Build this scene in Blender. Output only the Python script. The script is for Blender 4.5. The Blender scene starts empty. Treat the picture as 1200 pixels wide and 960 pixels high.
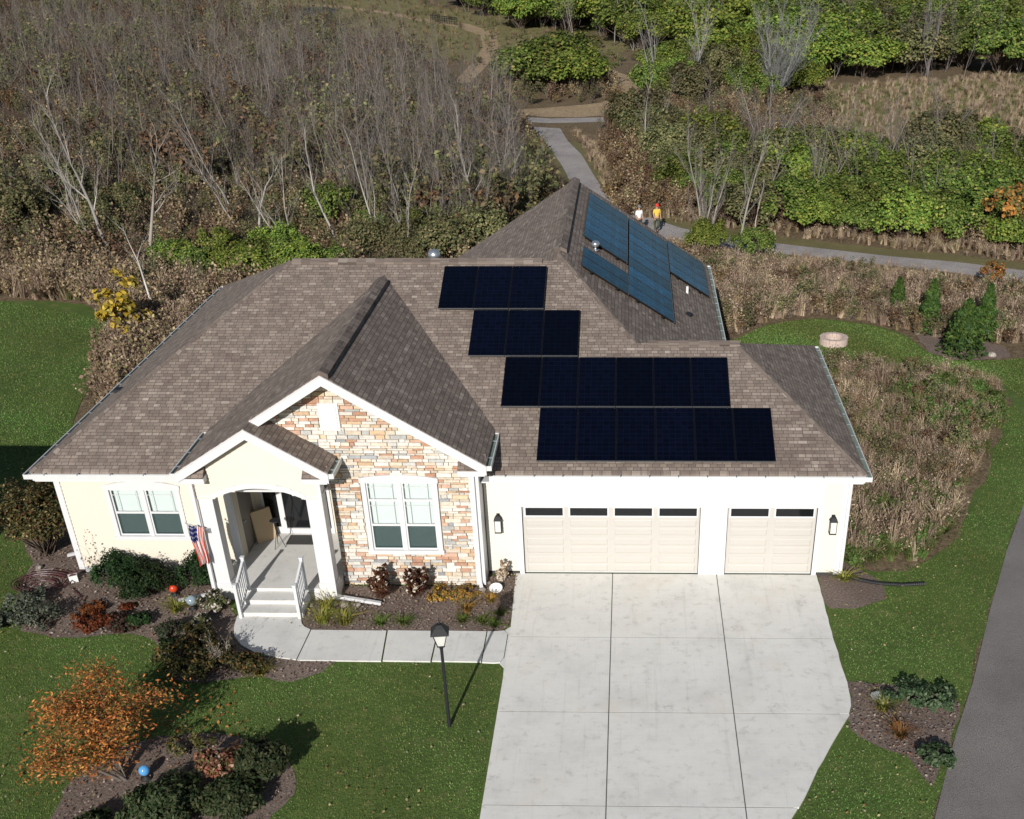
import bpy, bmesh, math, random
import numpy as np
from mathutils import Vector, Matrix
from math import radians, pi, sin, cos, atan2, sqrt

# ------------------------------------------------------------------ camera, sky, sun, exposure
S = bpy.context.scene
C = S.collection
cam_d = bpy.data.cameras.new("camera")
cam = bpy.data.objects.new("camera", cam_d); C.objects.link(cam); S.camera = cam
PITCH, YAW, ROLL, FPX = -0.579237, -0.0260898, -0.0080641, 1308.502
F_ = Vector((sin(YAW)*cos(PITCH), cos(YAW)*cos(PITCH), sin(PITCH)))
rt = Vector((cos(YAW), -sin(YAW), 0)); up_ = rt.cross(F_)
R_ = rt*cos(ROLL)+up_*sin(ROLL); U_ = -rt*sin(ROLL)+up_*cos(ROLL)
cam.matrix_world = Matrix(((R_.x, U_.x, -F_.x, 2.908), (R_.y, U_.y, -F_.y, -27.1866), (R_.z, U_.z, -F_.z, 16.0187), (0, 0, 0, 1)))
cam_d.sensor_width = 36; cam_d.lens = 36*FPX/1200
cam_d.shift_x = -106.751/1200; cam_d.shift_y = 254.436/1200
cam_d.clip_start = 0.5; cam_d.clip_end = 3000
SUN_EL, SUN_AZ = radians(25.0), radians(188.5)      # compass-like angle from +Y towards +X of the direction TO the sun
to_sun = Vector((sin(SUN_AZ)*cos(SUN_EL), cos(SUN_AZ)*cos(SUN_EL), sin(SUN_EL)))
W = bpy.data.worlds.new("World"); S.world = W; W.use_nodes = True
wn = W.node_tree.nodes; wl = W.node_tree.links
bg = wn["Background"]; sky = wn.new("ShaderNodeTexSky"); sky.sky_type = 'NISHITA'; sky.sun_disc = False
sky.sun_elevation = SUN_EL; sky.sun_rotation = SUN_AZ; sky.air_density = 1.0; sky.dust_density = 0.6; sky.ozone_density = 1.5
wl.new(sky.outputs[0], bg.inputs[0]); bg.inputs[1].default_value = 0.056
sl = bpy.data.lights.new("sun", 'SUN'); sl.energy = 4.3; sl.angle = radians(0.5); sl.color = (1.0, 0.965, 0.92)
so = bpy.data.objects.new("sun", sl); C.objects.link(so); so.location = (-20, -60, 60)
so.rotation_euler = to_sun.to_track_quat('Z', 'Y').to_euler()
S.view_settings.view_transform = 'Standard'; S.view_settings.look = 'None'
S.view_settings.exposure = 0.3; S.view_settings.gamma = 1.0
rng = np.random.default_rng(7); random.seed(7)

# ------------------------------------------------------------------ materials
class NT:
    def __init__(s, name):
        m = bpy.data.materials.new(name); m.use_nodes = True; s.m = m
        s.n = m.node_tree.nodes; s.l = m.node_tree.links; s.b = s.n["Principled BSDF"]; s.out = s.n["Material Output"]
    def new(s, t, **k):
        nd = s.n.new(t)
        for a, v in k.items(): setattr(nd, a, v)
        return nd
    def link(s, a, b): s.l.new(a, b)
    def noise(s, scale, detail=3, rough=.55, vec=None):
        nd = s.new("ShaderNodeTexNoise"); nd.inputs['Scale'].default_value = scale
        nd.inputs['Detail'].default_value = detail; nd.inputs['Roughness'].default_value = rough
        if vec: s.link(vec, nd.inputs['Vector'])
        return nd.outputs['Fac']
    def pos(s): return s.new("ShaderNodeNewGeometry").outputs['Position']
    def obj(s): return s.new("ShaderNodeTexCoord").outputs['Object']
    def uv(s): return s.new("ShaderNodeTexCoord").outputs['UV']
    def ramp(s, fac, stops, const=False):
        nd = s.new("ShaderNodeValToRGB"); cr = nd.color_ramp
        if const: cr.interpolation = 'CONSTANT'
        while len(cr.elements) < len(stops): cr.elements.new(.5)
        for e, (p, c) in zip(cr.elements, stops): e.position = p; e.color = (*c, 1) if len(c) == 3 else c
        s.link(fac, nd.inputs[0]); return nd.outputs[0]
    def mix(s, fac, a, b, mode='MIX'):
        nd = s.new("ShaderNodeMix", data_type='RGBA', blend_type=mode)
        for sock, v in ((nd.inputs[0], fac), (nd.inputs[6], a), (nd.inputs[7], b)):
            if hasattr(v, 'links'): s.link(v, sock)
            elif isinstance(v, (int, float)): sock.default_value = v
            else: sock.default_value = (*v, 1)
        return nd.outputs[2]
    def math(s, op, a, b=0.):
        nd = s.new("ShaderNodeMath", operation=op)
        for sock, v in ((nd.inputs[0], a), (nd.inputs[1], b)):
            if hasattr(v, 'links'): s.link(v, sock)
            else: sock.default_value = v
        return nd.outputs[0]
    def bump(s, h, strength=.5, dist=.02):
        nd = s.new("ShaderNodeBump"); nd.inputs['Strength'].default_value = strength; nd.inputs['Distance'].default_value = dist
        s.link(h, nd.inputs['Height']); s.link(nd.outputs[0], s.b.inputs['Normal'])
    def col(s, c):
        if hasattr(c, 'links'): s.link(c, s.b.inputs['Base Color'])
        else: s.b.inputs['Base Color'].default_value = (*c, 1)
    def rough(s, r): s.b.inputs['Roughness'].default_value = r

def plain(name, c, rough=.6, var=.12, scale=6, metal=0., bump=0):
    t = NT(name); f = t.noise(scale, 4, .6, t.obj())
    t.col(t.mix(f, tuple(x*(1-var) for x in c), tuple(min(1, x*(1+var)) for x in c))); t.rough(rough)
    t.b.inputs['Metallic'].default_value = metal
    if bump: t.bump(t.noise(scale*8, 3, .6, t.obj()), bump, .01)
    return t.m

def shingle(name, tint=(1.52, 1.47, 1.41)):
    t = NT(name); uv = t.uv()
    def brick(w, h, seed):
        mp = t.new("ShaderNodeMapping"); mp.inputs['Location'].default_value = (seed*3.7, seed*h*0, 0); t.link(uv, mp.inputs[0])
        b = t.new("ShaderNodeTexBrick"); t.link(mp.outputs[0], b.inputs['Vector'])
        b.offset = .37; b.offset_frequency = 2; b.squash = 1.35; b.squash_frequency = 3
        b.inputs['Color1'].default_value = (0, 0, 0, 1); b.inputs['Color2'].default_value = (1, 1, 1, 1); b.inputs['Mortar'].default_value = (0, 0, 0, 1)
        b.inputs['Scale'].default_value = 1; b.inputs['Mortar Size'].default_value = .009; b.inputs['Mortar Smooth'].default_value = .3
        b.inputs['Brick Width'].default_value = w; b.inputs['Row Height'].default_value = h
        return b
    b1 = brick(.19, .125, 0); b2 = brick(.31, .125, 1.3)
    f = t.math('ADD', t.math('MULTIPLY', b1.outputs['Color'], .6), t.math('MULTIPLY', b2.outputs['Color'], .4))
    T = lambda c: tuple(a*b for a, b in zip(c, tint))
    c = t.ramp(f, [(0, T((.085, .067, .058))), (.25, T((.115, .094, .080))), (.5, T((.148, .122, .104))), (.72, T((.180, .152, .130))), (.9, T((.225, .195, .17))), (1, T((.29, .255, .225)))])
    big = t.noise(.55, 3, .6, uv)
    c = t.mix(t.math('MULTIPLY', big, .45), c, T((.15, .125, .115)))
    fine = t.noise(60, 3, .7, uv)
    c = t.mix(.35, c, t.ramp(fine, [(.3, (.35, .35, .35)), (.7, (1.4, 1.4, 1.4))]), 'MULTIPLY')
    strk = t.new("ShaderNodeMapping"); strk.inputs['Scale'].default_value = (3, .25, 1); t.link(uv, strk.inputs[0])
    c = t.mix(.3, c, t.ramp(t.noise(1.6, 4, .6, strk.outputs[0]), [(.35, (.7, .7, .7)), (.65, (1.25, 1.22, 1.2))]), 'MULTIPLY')
    c = t.mix(t.math('MULTIPLY', b1.outputs['Fac'], .6), c, T((.035, .028, .024)))
    t.col(c); t.rough(.92); t.b.inputs['Specular IOR Level'].default_value = .25
    h = t.math('SUBTRACT', t.math('ADD', t.math('MULTIPLY', f, .6), t.math('MULTIPLY', fine, .25)), t.math('MULTIPLY', b1.outputs['Fac'], 1.0))
    t.bump(h, .45, .008); return t.m

def siding_mat(name, c):
    t = NT(name); f = t.noise(1.2, 4, .6, t.pos()); g = t.noise(45, 2, .6, t.pos())
    t.col(t.mix(t.math('MULTIPLY', t.math('ADD', f, g), .5), tuple(x*.88 for x in c), tuple(min(1, x*1.08) for x in c)))
    t.rough(.55); t.bump(g, .15, .003); return t.m

def lawn_mat(name, dark=(.052, .086, .020), light=(.140, .200, .052), dry=(.27, .24, .10), dryamt=.5):
    t = NT(name); p = t.pos()
    fine = t.noise(26, 4, .75, p); mid = t.noise(2.2, 5, .65, p); big = t.noise(.35, 3, .5, p)
    mp = t.new("ShaderNodeMapping"); mp.inputs['Scale'].default_value = (5, 24, 9); mp.inputs['Rotation'].default_value = (0, 0, .5); t.link(p, mp.inputs[0])
    st = t.noise(1, 4, .7, mp.outputs[0])
    f = t.math('ADD', t.math('MULTIPLY', fine, .5), t.math('MULTIPLY', st, .5))
    c = t.ramp(f, [(.36, dark), (.5, tuple((a+b)/2*.8 for a, b in zip(dark, light))), (.66, light)])
    d = t.math('MULTIPLY', t.ramp(mid, [(.52, (0, 0, 0)), (.72, (1, 1, 1))]), dryamt)
    c = t.mix(d, c, t.mix(fine, tuple(x*.5 for x in dry), dry))
    c = t.mix(.5, c, t.ramp(big, [(.35, (.72, .75, .7)), (.65, (1.2, 1.2, 1.1))]), 'MULTIPLY')
    vo = t.new("ShaderNodeTexVoronoi"); vo.inputs['Scale'].default_value = 1.6; t.link(p, vo.inputs['Vector'])
    speck = t.math('LESS_THAN', vo.outputs['Distance'], .03)
    c = t.mix(t.math('MULTIPLY', speck, .9), c, (.42, .38, .22))
    t.col(c); t.rough(.85); t.b.inputs['Specular IOR Level'].default_value = .15
    t.bump(f, .6, .03); return t.m

def soil_mat(name, a, b, scale=12, dark=(.03, .02, .014)):
    t = NT(name); p = t.pos()
    f = t.noise(scale, 6, .75, p); g = t.noise(scale*3.3, 3, .7, p); h = t.noise(.5, 4, .6, p)
    c = t.ramp(f, [(.3, dark), (.45, a), (.62, b), (.75, tuple(min(1, x*1.6) for x in b))])
    c = t.mix(.6, c, t.ramp(g, [(.3, (.5, .5, .5)), (.7, (1.45, 1.4, 1.35))]), 'MULTIPLY')
    c = t.mix(.5, c, t.ramp(h, [(.35, (.75, .7, .68)), (.65, (1.2, 1.18, 1.15))]), 'MULTIPLY')
    t.col(c); t.rough(.95); t.b.inputs['Specular IOR Level'].default_value = .1
    t.bump(t.math('ADD', f, g), .9, .05); return t.m

def concrete_mat(name, c, stain=.5):
    t = NT(name); p = t.pos()
    big = t.noise(.8, 5, .6, p); mid = t.noise(4, 6, .7, p); fine = t.noise(90, 2, .6, p)
    col = t.ramp(big, [(.25, tuple(x*.86 for x in c)), (.5, c), (.75, tuple(min(1, x*1.05) for x in c))])
    col = t.mix(stain, col, t.ramp(mid, [(.25, (.72, .71, .69)), (.45, (1, 1, 1)), (.7, (1.03, 1.03, 1.03))]), 'MULTIPLY')
    vo = t.new("ShaderNodeTexVoronoi"); vo.inputs['Scale'].default_value = .75; t.link(p, vo.inputs['Vector'])
    blot = t.math('MULTIPLY', t.ramp(vo.outputs['Distance'], [(.03, (1, 1, 1)), (.16, (0, 0, 0))]), t.ramp(t.noise(11, 4, .7, p), [(.45, (0, 0, 0)), (.6, (1, 1, 1))]))
    col = t.mix(t.math('MULTIPLY', blot, .35*stain*2), col, tuple(x*.45 for x in c))
    ty = t.new("ShaderNodeMapping"); ty.inputs['Scale'].default_value = (5.5, .22, 1); ty.inputs['Rotation'].default_value = (0, 0, .04); t.link(p, ty.inputs[0])
    col = t.mix(.5*stain, col, t.ramp(t.noise(1.1, 5, .7, ty.outputs[0]), [(.56, (1, 1, 1)), (.68, (.80, .79, .78))]), 'MULTIPLY')
    col = t.mix(t.math('MULTIPLY', t.ramp(t.noise(.42, 4, .65, p), [(.56, (0, 0, 0)), (.74, (1, 1, 1))]), .45*stain), col, tuple(a*b for a, b in zip(c, (.86, .78, .68))))
    mp = t.new("ShaderNodeMapping"); mp.inputs['Scale'].default_value = (.8, 9, 1); t.link(p, mp.inputs[0])
    col = t.mix(.25, col, t.ramp(t.noise(1.2, 4, .6, mp.outputs[0]), [(.3, (.88, .88, .88)), (.7, (1.06, 1.06, 1.06))]), 'MULTIPLY')
    col = t.mix(.25, col, t.ramp(fine, [(.3, (.8, .8, .8)), (.7, (1.12, 1.12, 1.12))]), 'MULTIPLY')
    t.col(col); t.rough(.85); t.bump(fine, .2, .003); return t.m

def veg_mat(name, trans=.16, spec=.15, rough=.6):
    """foliage: colour from the per-face attribute 'col', slightly different per object"""
    t = NT(name); a = t.new("ShaderNodeAttribute"); a.attribute_name = 'col'
    oi = t.new("ShaderNodeObjectInfo")
    hs = t.new("ShaderNodeHueSaturation"); t.link(a.outputs['Color'], hs.inputs['Color'])
    t.link(t.math('ADD', t.math('MULTIPLY', oi.outputs['Random'], .035), .485), hs.inputs['Hue'])
    t.link(t.math('ADD', t.math('MULTIPLY', oi.outputs['Random'], .6), .7), hs.inputs['Value'])
    t.col(hs.outputs[0]); t.rough(rough); t.b.inputs['Specular IOR Level'].default_value = spec
    if trans:
        tr = t.new("ShaderNodeBsdfTranslucent"); t.link(hs.outputs[0], tr.inputs[0])
        mx = t.new("ShaderNodeMixShader"); mx.inputs[0].default_value = trans
        t.link(t.b.outputs[0], mx.inputs[1]); t.link(tr.outputs[0], mx.inputs[2]); t.link(mx.outputs[0], t.out.inputs[0])
    return t.m

M = {}
M['shingle'] = shingle('shingle')
M['shingle_cap'] = shingle('shingle_cap', (1.15, 1.12, 1.09))
M['cream'] = siding_mat('cream_siding', (.58, .525, .43))
M['ivory'] = siding_mat('ivory_siding', (.575, .55, .475))
M['white'] = plain('white_trim', (.60, .60, .605), .45, .04, 3)
M['whiteb'] = plain('white_gutter', (.58, .59, .58), .4, .08, 5)
M['gutter_in'] = plain('gutter_inside', (.16, .21, .17), .7, .35, 9)
M['door_beige'] = plain('garage_door_paint', (.475, .45, .41), .5, .03, 2)
M['black'] = plain('black_metal', (.008, .009, .011), .7, .3, 8)
M['blackrubber'] = plain('black_plastic', (.018, .018, .02), .5, .3, 8)
M['seal'] = plain('dark_seal', (.03, .03, .03), .8, .3, 8)
M['stonemat'] = None
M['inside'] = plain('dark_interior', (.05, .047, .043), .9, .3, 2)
M['entrywall'] = plain('shaded_entry_siding', (.30, .27, .22), .8, .08, 2)
M['blinds'] = plain('blind_slats', (.82, .88, .86), .6, .06, 3)
M['blinds_low'] = plain('blind_slats_screened', (.16, .30, .25), .7, .15, 3)
M['doormat'] = plain('coir_mat', (.05, .048, .045), .95, .3, 20, bump=.5)
M['concrete'] = concrete_mat('driveway_concrete', (.70, .68, .63), .95)
M['walkc'] = concrete_mat('walk_concrete', (.62, .61, .575), .8)
M['foundation'] = concrete_mat('foundation_concrete', (.36, .37, .37), .6)
M['joint'] = plain('joint_dirt', (.10, .09, .08), .95, .3, 10)
M['asphalt'] = soil_mat('asphalt', (.27, .255, .245), (.30, .285, .273), 25, (.225, .212, .203))
M['path'] = soil_mat('pale_asphalt_path', (.36, .34, .33), (.43, .405, .39), 9, (.27, .255, .24))
M['track'] = soil_mat('sandy_track', (.32, .24, .15), (.44, .34, .22), 3, (.19, .14, .085))
M['lawn'] = lawn_mat('lawn')
M['lawn_sparse'] = lawn_mat('verge_grass', (.12, .11, .05), (.23, .20, .095), (.28, .22, .12), .8)
M['meadow'] = soil_mat('dry_meadow_floor', (.14, .105, .065), (.23, .18, .115), 5, (.05, .038, .024))
M['meadow_pale'] = soil_mat('pale_meadow', (.17, .155, .07), (.27, .235, .12), 3, (.09, .09, .04))
M['woods'] = soil_mat('woodland_floor', (.085, .062, .045), (.15, .112, .08), 4, (.03, .023, .017))
M['mulch'] = soil_mat('mulch', (.20, .155, .13), (.32, .26, .225), 16, (.085, .06, .05))
M['leaf'] = veg_mat('foliage')
M['dry'] = veg_mat('dry_grass', .2)
M['bark'] = veg_mat('bark', 0, .1, .85)
M['carton'] = plain('carton_board', (.50, .38, .24), .85, .08, 4)
M['red'] = plain('red_glaze', (.55, .055, .02), .25, .1, 5)
M['blueg'] = plain('blue_gazing_glass', (.10, .32, .62), .06, .2, 6)
M['greyg'] = plain('grey_gazing_glass', (.22, .28, .31), .12, .3, 6)
M['rock'] = soil_mat('field_stone', (.30, .27, .24), (.48, .44, .39), 7, (.18, .16, .14))
M['fireblock'] = plain('fire_ring_block', (.50, .39, .33), .9, .2, 12, bump=.4)
M['ash'] = soil_mat('fire_ash', (.06, .055, .05), (.10, .09, .085), 14)
M['galv'] = plain('galvanised_metal', (.50, .53, .56), .3, .12, 6, metal=.8)
M['pvc'] = plain('white_pvc', (.78, .78, .76), .4, .05, 6)
M['hose'] = plain('maroon_hose', (.075, .028, .028), .45, .2, 8)
M['lampglass'] = plain('frosted_lamp_glass', (.62, .62, .58), .25, .1, 5)

def glass_mat(name, c, rough=.03, alpha=.35):
    t = NT(name); t.col(c); t.rough(rough); t.b.inputs['Specular IOR Level'].default_value = .8
    tr = t.new("ShaderNodeBsdfTransparent"); tr.inputs[0].default_value = (.975, .99, .985, 1)
    mx = t.new("ShaderNodeMixShader"); mx.inputs[0].default_value = alpha
    t.link(tr.outputs[0], mx.inputs[1]); t.link(t.b.outputs[0], mx.inputs[2]); t.link(mx.outputs[0], t.out.inputs[0])
    return t.m
M['glass'] = glass_mat('window_glass', (.02, .04, .035), .03, .12)
M['screen'] = glass_mat('insect_screen', (.02, .055, .055), .7, .5)
M['darkglass'] = plain('dark_glazing', (.008, .009, .010), .05, .2, 2)

def pv_mat(name, base, line, nx, ny, rough, sp=.3, ior=1.5):
    t = NT(name); uv = t.uv(); t.b.inputs['IOR'].default_value = ior
    b = t.new("ShaderNodeTexBrick"); t.link(uv, b.inputs['Vector']); b.offset = 0; b.squash = 1
    b.inputs['Scale'].default_value = 1; b.inputs['Mortar Size'].default_value = .003; b.inputs['Mortar Smooth'].default_value = .1
    b.inputs['Brick Width'].default_value = 1/nx; b.inputs['Row Height'].default_value = 1/ny
    b.inputs['Color1'].default_value = (*[x*.7 for x in base], 1); b.inputs['Color2'].default_value = (*[x*1.5 for x in base], 1); b.inputs['Mortar'].default_value = (*line, 1)
    oi = t.new("ShaderNodeObjectInfo")
    c = t.mix(1, b.outputs['Color'], t.ramp(oi.outputs['Random'], [(0, (.7, .7, .7)), (1, (1.4, 1.4, 1.5))]), 'MULTIPLY')
    bb = t.new("ShaderNodeMapping"); bb.inputs['Scale'].default_value = (nx*5, 1, 1); t.link(uv, bb.inputs[0])
    w = t.new("ShaderNodeTexWave"); w.inputs['Scale'].default_value = 1; w.bands_direction = 'X'; t.link(bb.outputs[0], w.inputs[0])
    c = t.mix(t.math('MULTIPLY', t.math('GREATER_THAN', w.outputs['Fac'], .97), .4), c, line)
    t.col(c); t.rough(rough); t.b.inputs['Specular IOR Level'].default_value = sp
    t.bump(t.noise(1.3, 2, .5, uv), .04, .01); return t.m
M['pv'] = pv_mat('solar_glass', (.0008, .0012, .0045), (.004, .005, .012), 6, 12, .10)
M['pv_e'] = pv_mat('solar_glass_sky', (.004, .062, .125), (.003, .03, .075), 6, 10, .16, .3, 1.10)  # blue sky reflection is painted into the base colour of these panels
M['pvframe'] = plain('solar_frame', (.010, .010, .012), .35, .2, 3, metal=.4)
M['pvrail'] = plain('solar_rail', (.30, .31, .32), .35, .1, 3, metal=.8)

def stone_mat():
    t = NT('ledge_stone'); a = t.new("ShaderNodeAttribute"); a.attribute_name = 'col'
    f = t.noise(9, 5, .7, t.pos()); g = t.noise(50, 3, .6, t.pos())
    c = t.mix(.55, a.outputs['Color'], t.ramp(f, [(.3, (.6, .56, .52)), (.5, (1, 1, 1)), (.7, (1.3, 1.28, 1.25))]), 'MULTIPLY')
    t.col(c); t.rough(.85); t.bump(t.math('ADD', f, t.math('MULTIPLY', g, .4)), .6, .02); return t.m
M['stone'] = stone_mat()

# ------------------------------------------------------------------ object helpers
def link(o, parent=None):
    C.objects.link(o)
    if parent: o.parent = parent
    return o
def tag(o, label=None, cat=None, group=None, kind=None):
    if label: o['label'] = label
    if cat: o['category'] = cat
    if group: o['group'] = group
    if kind: o['kind'] = kind
    return o
def thing(name, label, cat, loc=(0, 0, 0), rz=0, group=None):
    o = bpy.data.objects.new(name, None); link(o); o.location = loc; o.rotation_euler = (0, 0, rz); o.empty_display_size = .2
    return tag(o, label, cat, group)
def copy_tree(o, parent=None):
    c = o.copy(); C.objects.link(c); c.parent = parent
    for ch in list(o.children): copy_tree(ch, c)
    return c

class MB:
    """collects polygons, with optional uv per corner and colour per face"""
    def __init__(s): s.v = []; s.f = []; s.uv = []; s.mi = []; s.c = []; s.m = 0; s.cuts = []
    def nx(s): s.cuts.append(len(s.f)); return s
    def poly(s, pts, uv=None, c=None):
        i = len(s.v); s.v += [tuple(p) for p in pts]; s.f.append(tuple(range(i, i+len(pts))))
        s.uv.append(uv or [(0, 0)]*len(pts)); s.mi.append(s.m); s.c.append(c or (1, 1, 1)); return s
    def hexa(s, a, b, c=None):        # a, b: two quads (4 points each), facing each other
        s.poly(a[::-1], c=c); s.poly(b, c=c)
        for i in range(4):
            j = (i+1) % 4; s.poly([a[i], a[j], b[j], b[i]], c=c)
        return s
    def box(s, x0, x1, y0, y1, z0, z1, c=None):
        return s.hexa([(x0, y0, z0), (x1, y0, z0), (x1, y1, z0), (x0, y1, z0)], [(x0, y0, z1), (x1, y0, z1), (x1, y1, z1), (x0, y1, z1)], c)
    def prism_y(s, xz, y0, y1):       # polygon in xz extruded along y
        a = [(x, y0, z) for x, z in xz]; b = [(x, y1, z) for x, z in xz]
        s.poly(a); s.poly(b[::-1]); n = len(a)
        for i in range(n):
            j = (i+1) % n; s.poly([a[j], a[i], b[i], b[j]])
        return s
    def prism_z(s, xy, z0, z1):
        a = [(x, y, z0) for x, y in xy]; b = [(x, y, z1) for x, y in xy]
        s.poly(a[::-1]); s.poly(b); n = len(a)
        for i in range(n):
            j = (i+1) % n; s.poly([a[i], a[j], b[j], b[i]])
        return s
    def beam(s, p0, p1, side, w0, w1, h0, h1, up=(0, 0, 1)):   # section: side*[w0,w1] x up*[h0,h1]
        p0, p1, sd, u = Vector(p0), Vector(p1), Vector(side).normalized(), Vector(up)
        q = lambda p: [p+sd*w0+u*h0, p+sd*w1+u*h0, p+sd*w1+u*h1, p+sd*w0+u*h1]
        return s.hexa(q(p0), q(p1))
    def tube(s, pts, r, n=8, cap=True, c=None):
        pts = [Vector(p) for p in pts]; rs = r if isinstance(r, (list, tuple)) else [r]*len(pts); rings = []
        for i, p in enumerate(pts):
            d = (pts[min(i+1, len(pts)-1)]-pts[max(i-1, 0)]).normalized()
            a = d.cross(Vector((0, 0, 1)) if abs(d.z) < .9 else Vector((1, 0, 0))).normalized(); b = d.cross(a)
            rings.append([p+(a*cos(2*pi*k/n)+b*sin(2*pi*k/n))*rs[i] for k in range(n)])
        for r0, r1 in zip(rings, rings[1:]):
            for k in range(n): s.poly([r0[k], r1[k], r1[(k+1) % n], r0[(k+1) % n]], c=c)
        if cap: s.poly(rings[0], c=c); s.poly(rings[-1][::-1], c=c)
        return s
    def lathe(s, prof, cx=0, cy=0, n=20):
        rings = [[(cx+r*cos(2*pi*k/n), cy+r*sin(2*pi*k/n), z) for k in range(n)] for r, z in prof]
        for r0, r1 in zip(rings, rings[1:]):
            for k in range(n): s.poly([r0[k], r0[(k+1) % n], r1[(k+1) % n], r1[k]])
        s.poly(rings[0][::-1]); s.poly(rings[-1]); return s
    def boxes(s, *bs):                # several boxes, each a piece of its own
        for b in bs: s.box(*b); s.nx()
        return s
    def build_each(s, name, mat, parent=None, **k):
        out = []; e = [0]+[c for c in s.cuts if c < len(s.f)]+[len(s.f)]
        for a, b in zip(e, e[1:]):
            if b <= a: continue
            p = MB(); ids = sorted({i for f in s.f[a:b] for i in f}); mp = {i: j for j, i in enumerate(ids)}
            p.v = [s.v[i] for i in ids]; p.f = [tuple(mp[i] for i in f) for f in s.f[a:b]]; p.uv = s.uv[a:b]; p.mi = s.mi[a:b]; p.c = s.c[a:b]
            out.append(p.build(name, mat, parent, **k))
        return out
    def build(s, name, mat, parent=None, smooth=False, weld=False, bevel=0):
        me = bpy.data.meshes.new(name); me.from_pydata(s.v, [], s.f)
        for m in (mat if isinstance(mat, (list, tuple)) else [mat]): me.materials.append(m)
        uvl = me.uv_layers.new(name='UVMap'); k = 0
        for u in s.uv:
            for t in u: uvl.data[k].uv = t; k += 1
        me.polygons.foreach_set('material_index', s.mi)
        at = me.attributes.new('col', 'FLOAT_COLOR', 'FACE')
        at.data.foreach_set('color', [x for c in s.c for x in (*c, 1)])
        if weld or smooth:
            bm = bmesh.new(); bm.from_mesh(me); bmesh.ops.remove_doubles(bm, verts=bm.verts, dist=1e-4)
            bmesh.ops.recalc_face_normals(bm, faces=bm.faces); bm.to_mesh(me); bm.free()
        if smooth: me.polygons.foreach_set('use_smooth', [True]*len(me.polygons))
        o = bpy.data.objects.new(name, me); link(o, parent)
        if bevel:
            bv = o.modifiers.new('bevel', 'BEVEL'); bv.width = bevel; bv.segments = 2; bv.limit_method = 'ANGLE'
        return o

def mesh_np(name, V, F, cols, mat, parent=None, addlink=True):
    """V (n,3), F (m,k), cols (m,3)"""
    V = np.asarray(V, np.float32); F = np.asarray(F, np.int32); m, k = F.shape
    me = bpy.data.meshes.new(name); me.vertices.add(len(V)); me.vertices.foreach_set('co', V.ravel())
    me.loops.add(m*k); me.loops.foreach_set('vertex_index', F.ravel())
    me.polygons.add(m); me.polygons.foreach_set('loop_start', np.arange(0, m*k, k, dtype=np.int32))
    me.update(calc_edges=True)
    at = me.attributes.new('col', 'FLOAT_COLOR', 'FACE')
    cc = np.ones((m, 4), np.float32); cc[:, :3] = cols; at.data.foreach_set('color', cc.ravel())
    me.materials.append(mat)
    o = bpy.data.objects.new(name, me)
    if addlink: link(o, parent)
    return o

def sheet(name, xy, z, mat, kind='structure', label=None, cat=None, thick=0):
    m = MB()
    if thick: m.prism_z(xy, z-thick, z)
    else: m.poly([(x, y, z) for x, y in xy])
    o = m.build(name, mat); o['kind'] = kind
    if label: o['label'] = label
    return o

def wob(xy, amp=.25, step=1.0, seed=1):
    """irregular outline: subdivide the polygon's edges and jitter"""
    r = random.Random(seed); out = []
    for (a, b) in zip(xy, xy[1:]+xy[:1]):
        d = math.dist(a, b); n = max(1, min(60, int(d/step)))
        for i in range(n):
            t = i/n; out.append((a[0]+(b[0]-a[0])*t+r.uniform(-amp, amp), a[1]+(b[1]-a[1])*t+r.uniform(-amp, amp)))
    return out

def inpoly(P, xy):
    P = np.asarray(P); x, y = P[:, 0], P[:, 1]; c = np.zeros(len(P), bool); n = len(xy)
    for i in range(n):
        x0, y0 = xy[i]; x1, y1 = xy[(i+1) % n]
        if y0 == y1: continue
        c ^= ((y0 > y) != (y1 > y)) & (x < (x1-x0)*(y-y0)/(y1-y0)+x0)
    return c

# ------------------------------------------------------------------ ground, lawns, drive, paths
g = sheet('ground', [(-700, -200), (700, -200), (700, 1200), (-700, 1200)], -.02, M['meadow'])
LAWN = [(-60, -60), (9.6, -60), (9.0, -12), (9.28, -9.9), (10.83, -6.11), (12.58, -1.78), (13.94, 1.5), (15.31, 4.5), (16.9, 8.4), (22, 20), (19.14, 17.64),
        (17.35, 17.44), (16.0, 17.64), (15.35, 18.67), (15.02, 20.52), (13.63, 22.02), (11.48, 22.85), (9.9, 22.49), (8.47, 21.42), (7.72, 20.17), (7.1, 19.73), (3, 19.5), (-12, 8.5),
        (-14.5, 9.0), (-17.31, 10), (-18.0, 13), (-18.67, 16.04), (-19.58, 19.67), (-21.19, 22.96), (-22.91, 25.01), (-24.73, 25.41), (-27.27, 25.55), (-60, 27)]
sheet('lawn', wob(LAWN, .12, .8, 3), -.008, M['lawn'])
ROUGH = [(9.2, .6), (9.7, .1), (10.7, .13), (11.72, .97), (12.71, 2.52), (13.72, 4.49), (15.09, 7.66), (16.58, 10.96), (17.25, 13.0), (17.36, 14.94), (15.88, 15.68), (14.05, 16.63), (12.02, 16.82), (10.51, 17.12), (9.3, 17.0), (6.3, 14), (6.3, 9.8), (9.0, 9.2)]
sheet('meadow_patch', wob(ROUGH, .15, .7, 5), -.003, M['meadow'])
ROAD = [(9.0, -60), (9.0, -12), (9.28, -9.9), (10.4, -7.07), (11.29, -5.08), (12.58, -1.78), (13.94, 1.49), (15.31, 4.5), (19.6, 15.2), (26, 30), (33, 27), (26, 12), (22.0, 2), (18.5, -7), (16.5, -14), (16, -60)]
sheet('road', ROAD, .004, M['asphalt'])
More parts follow.
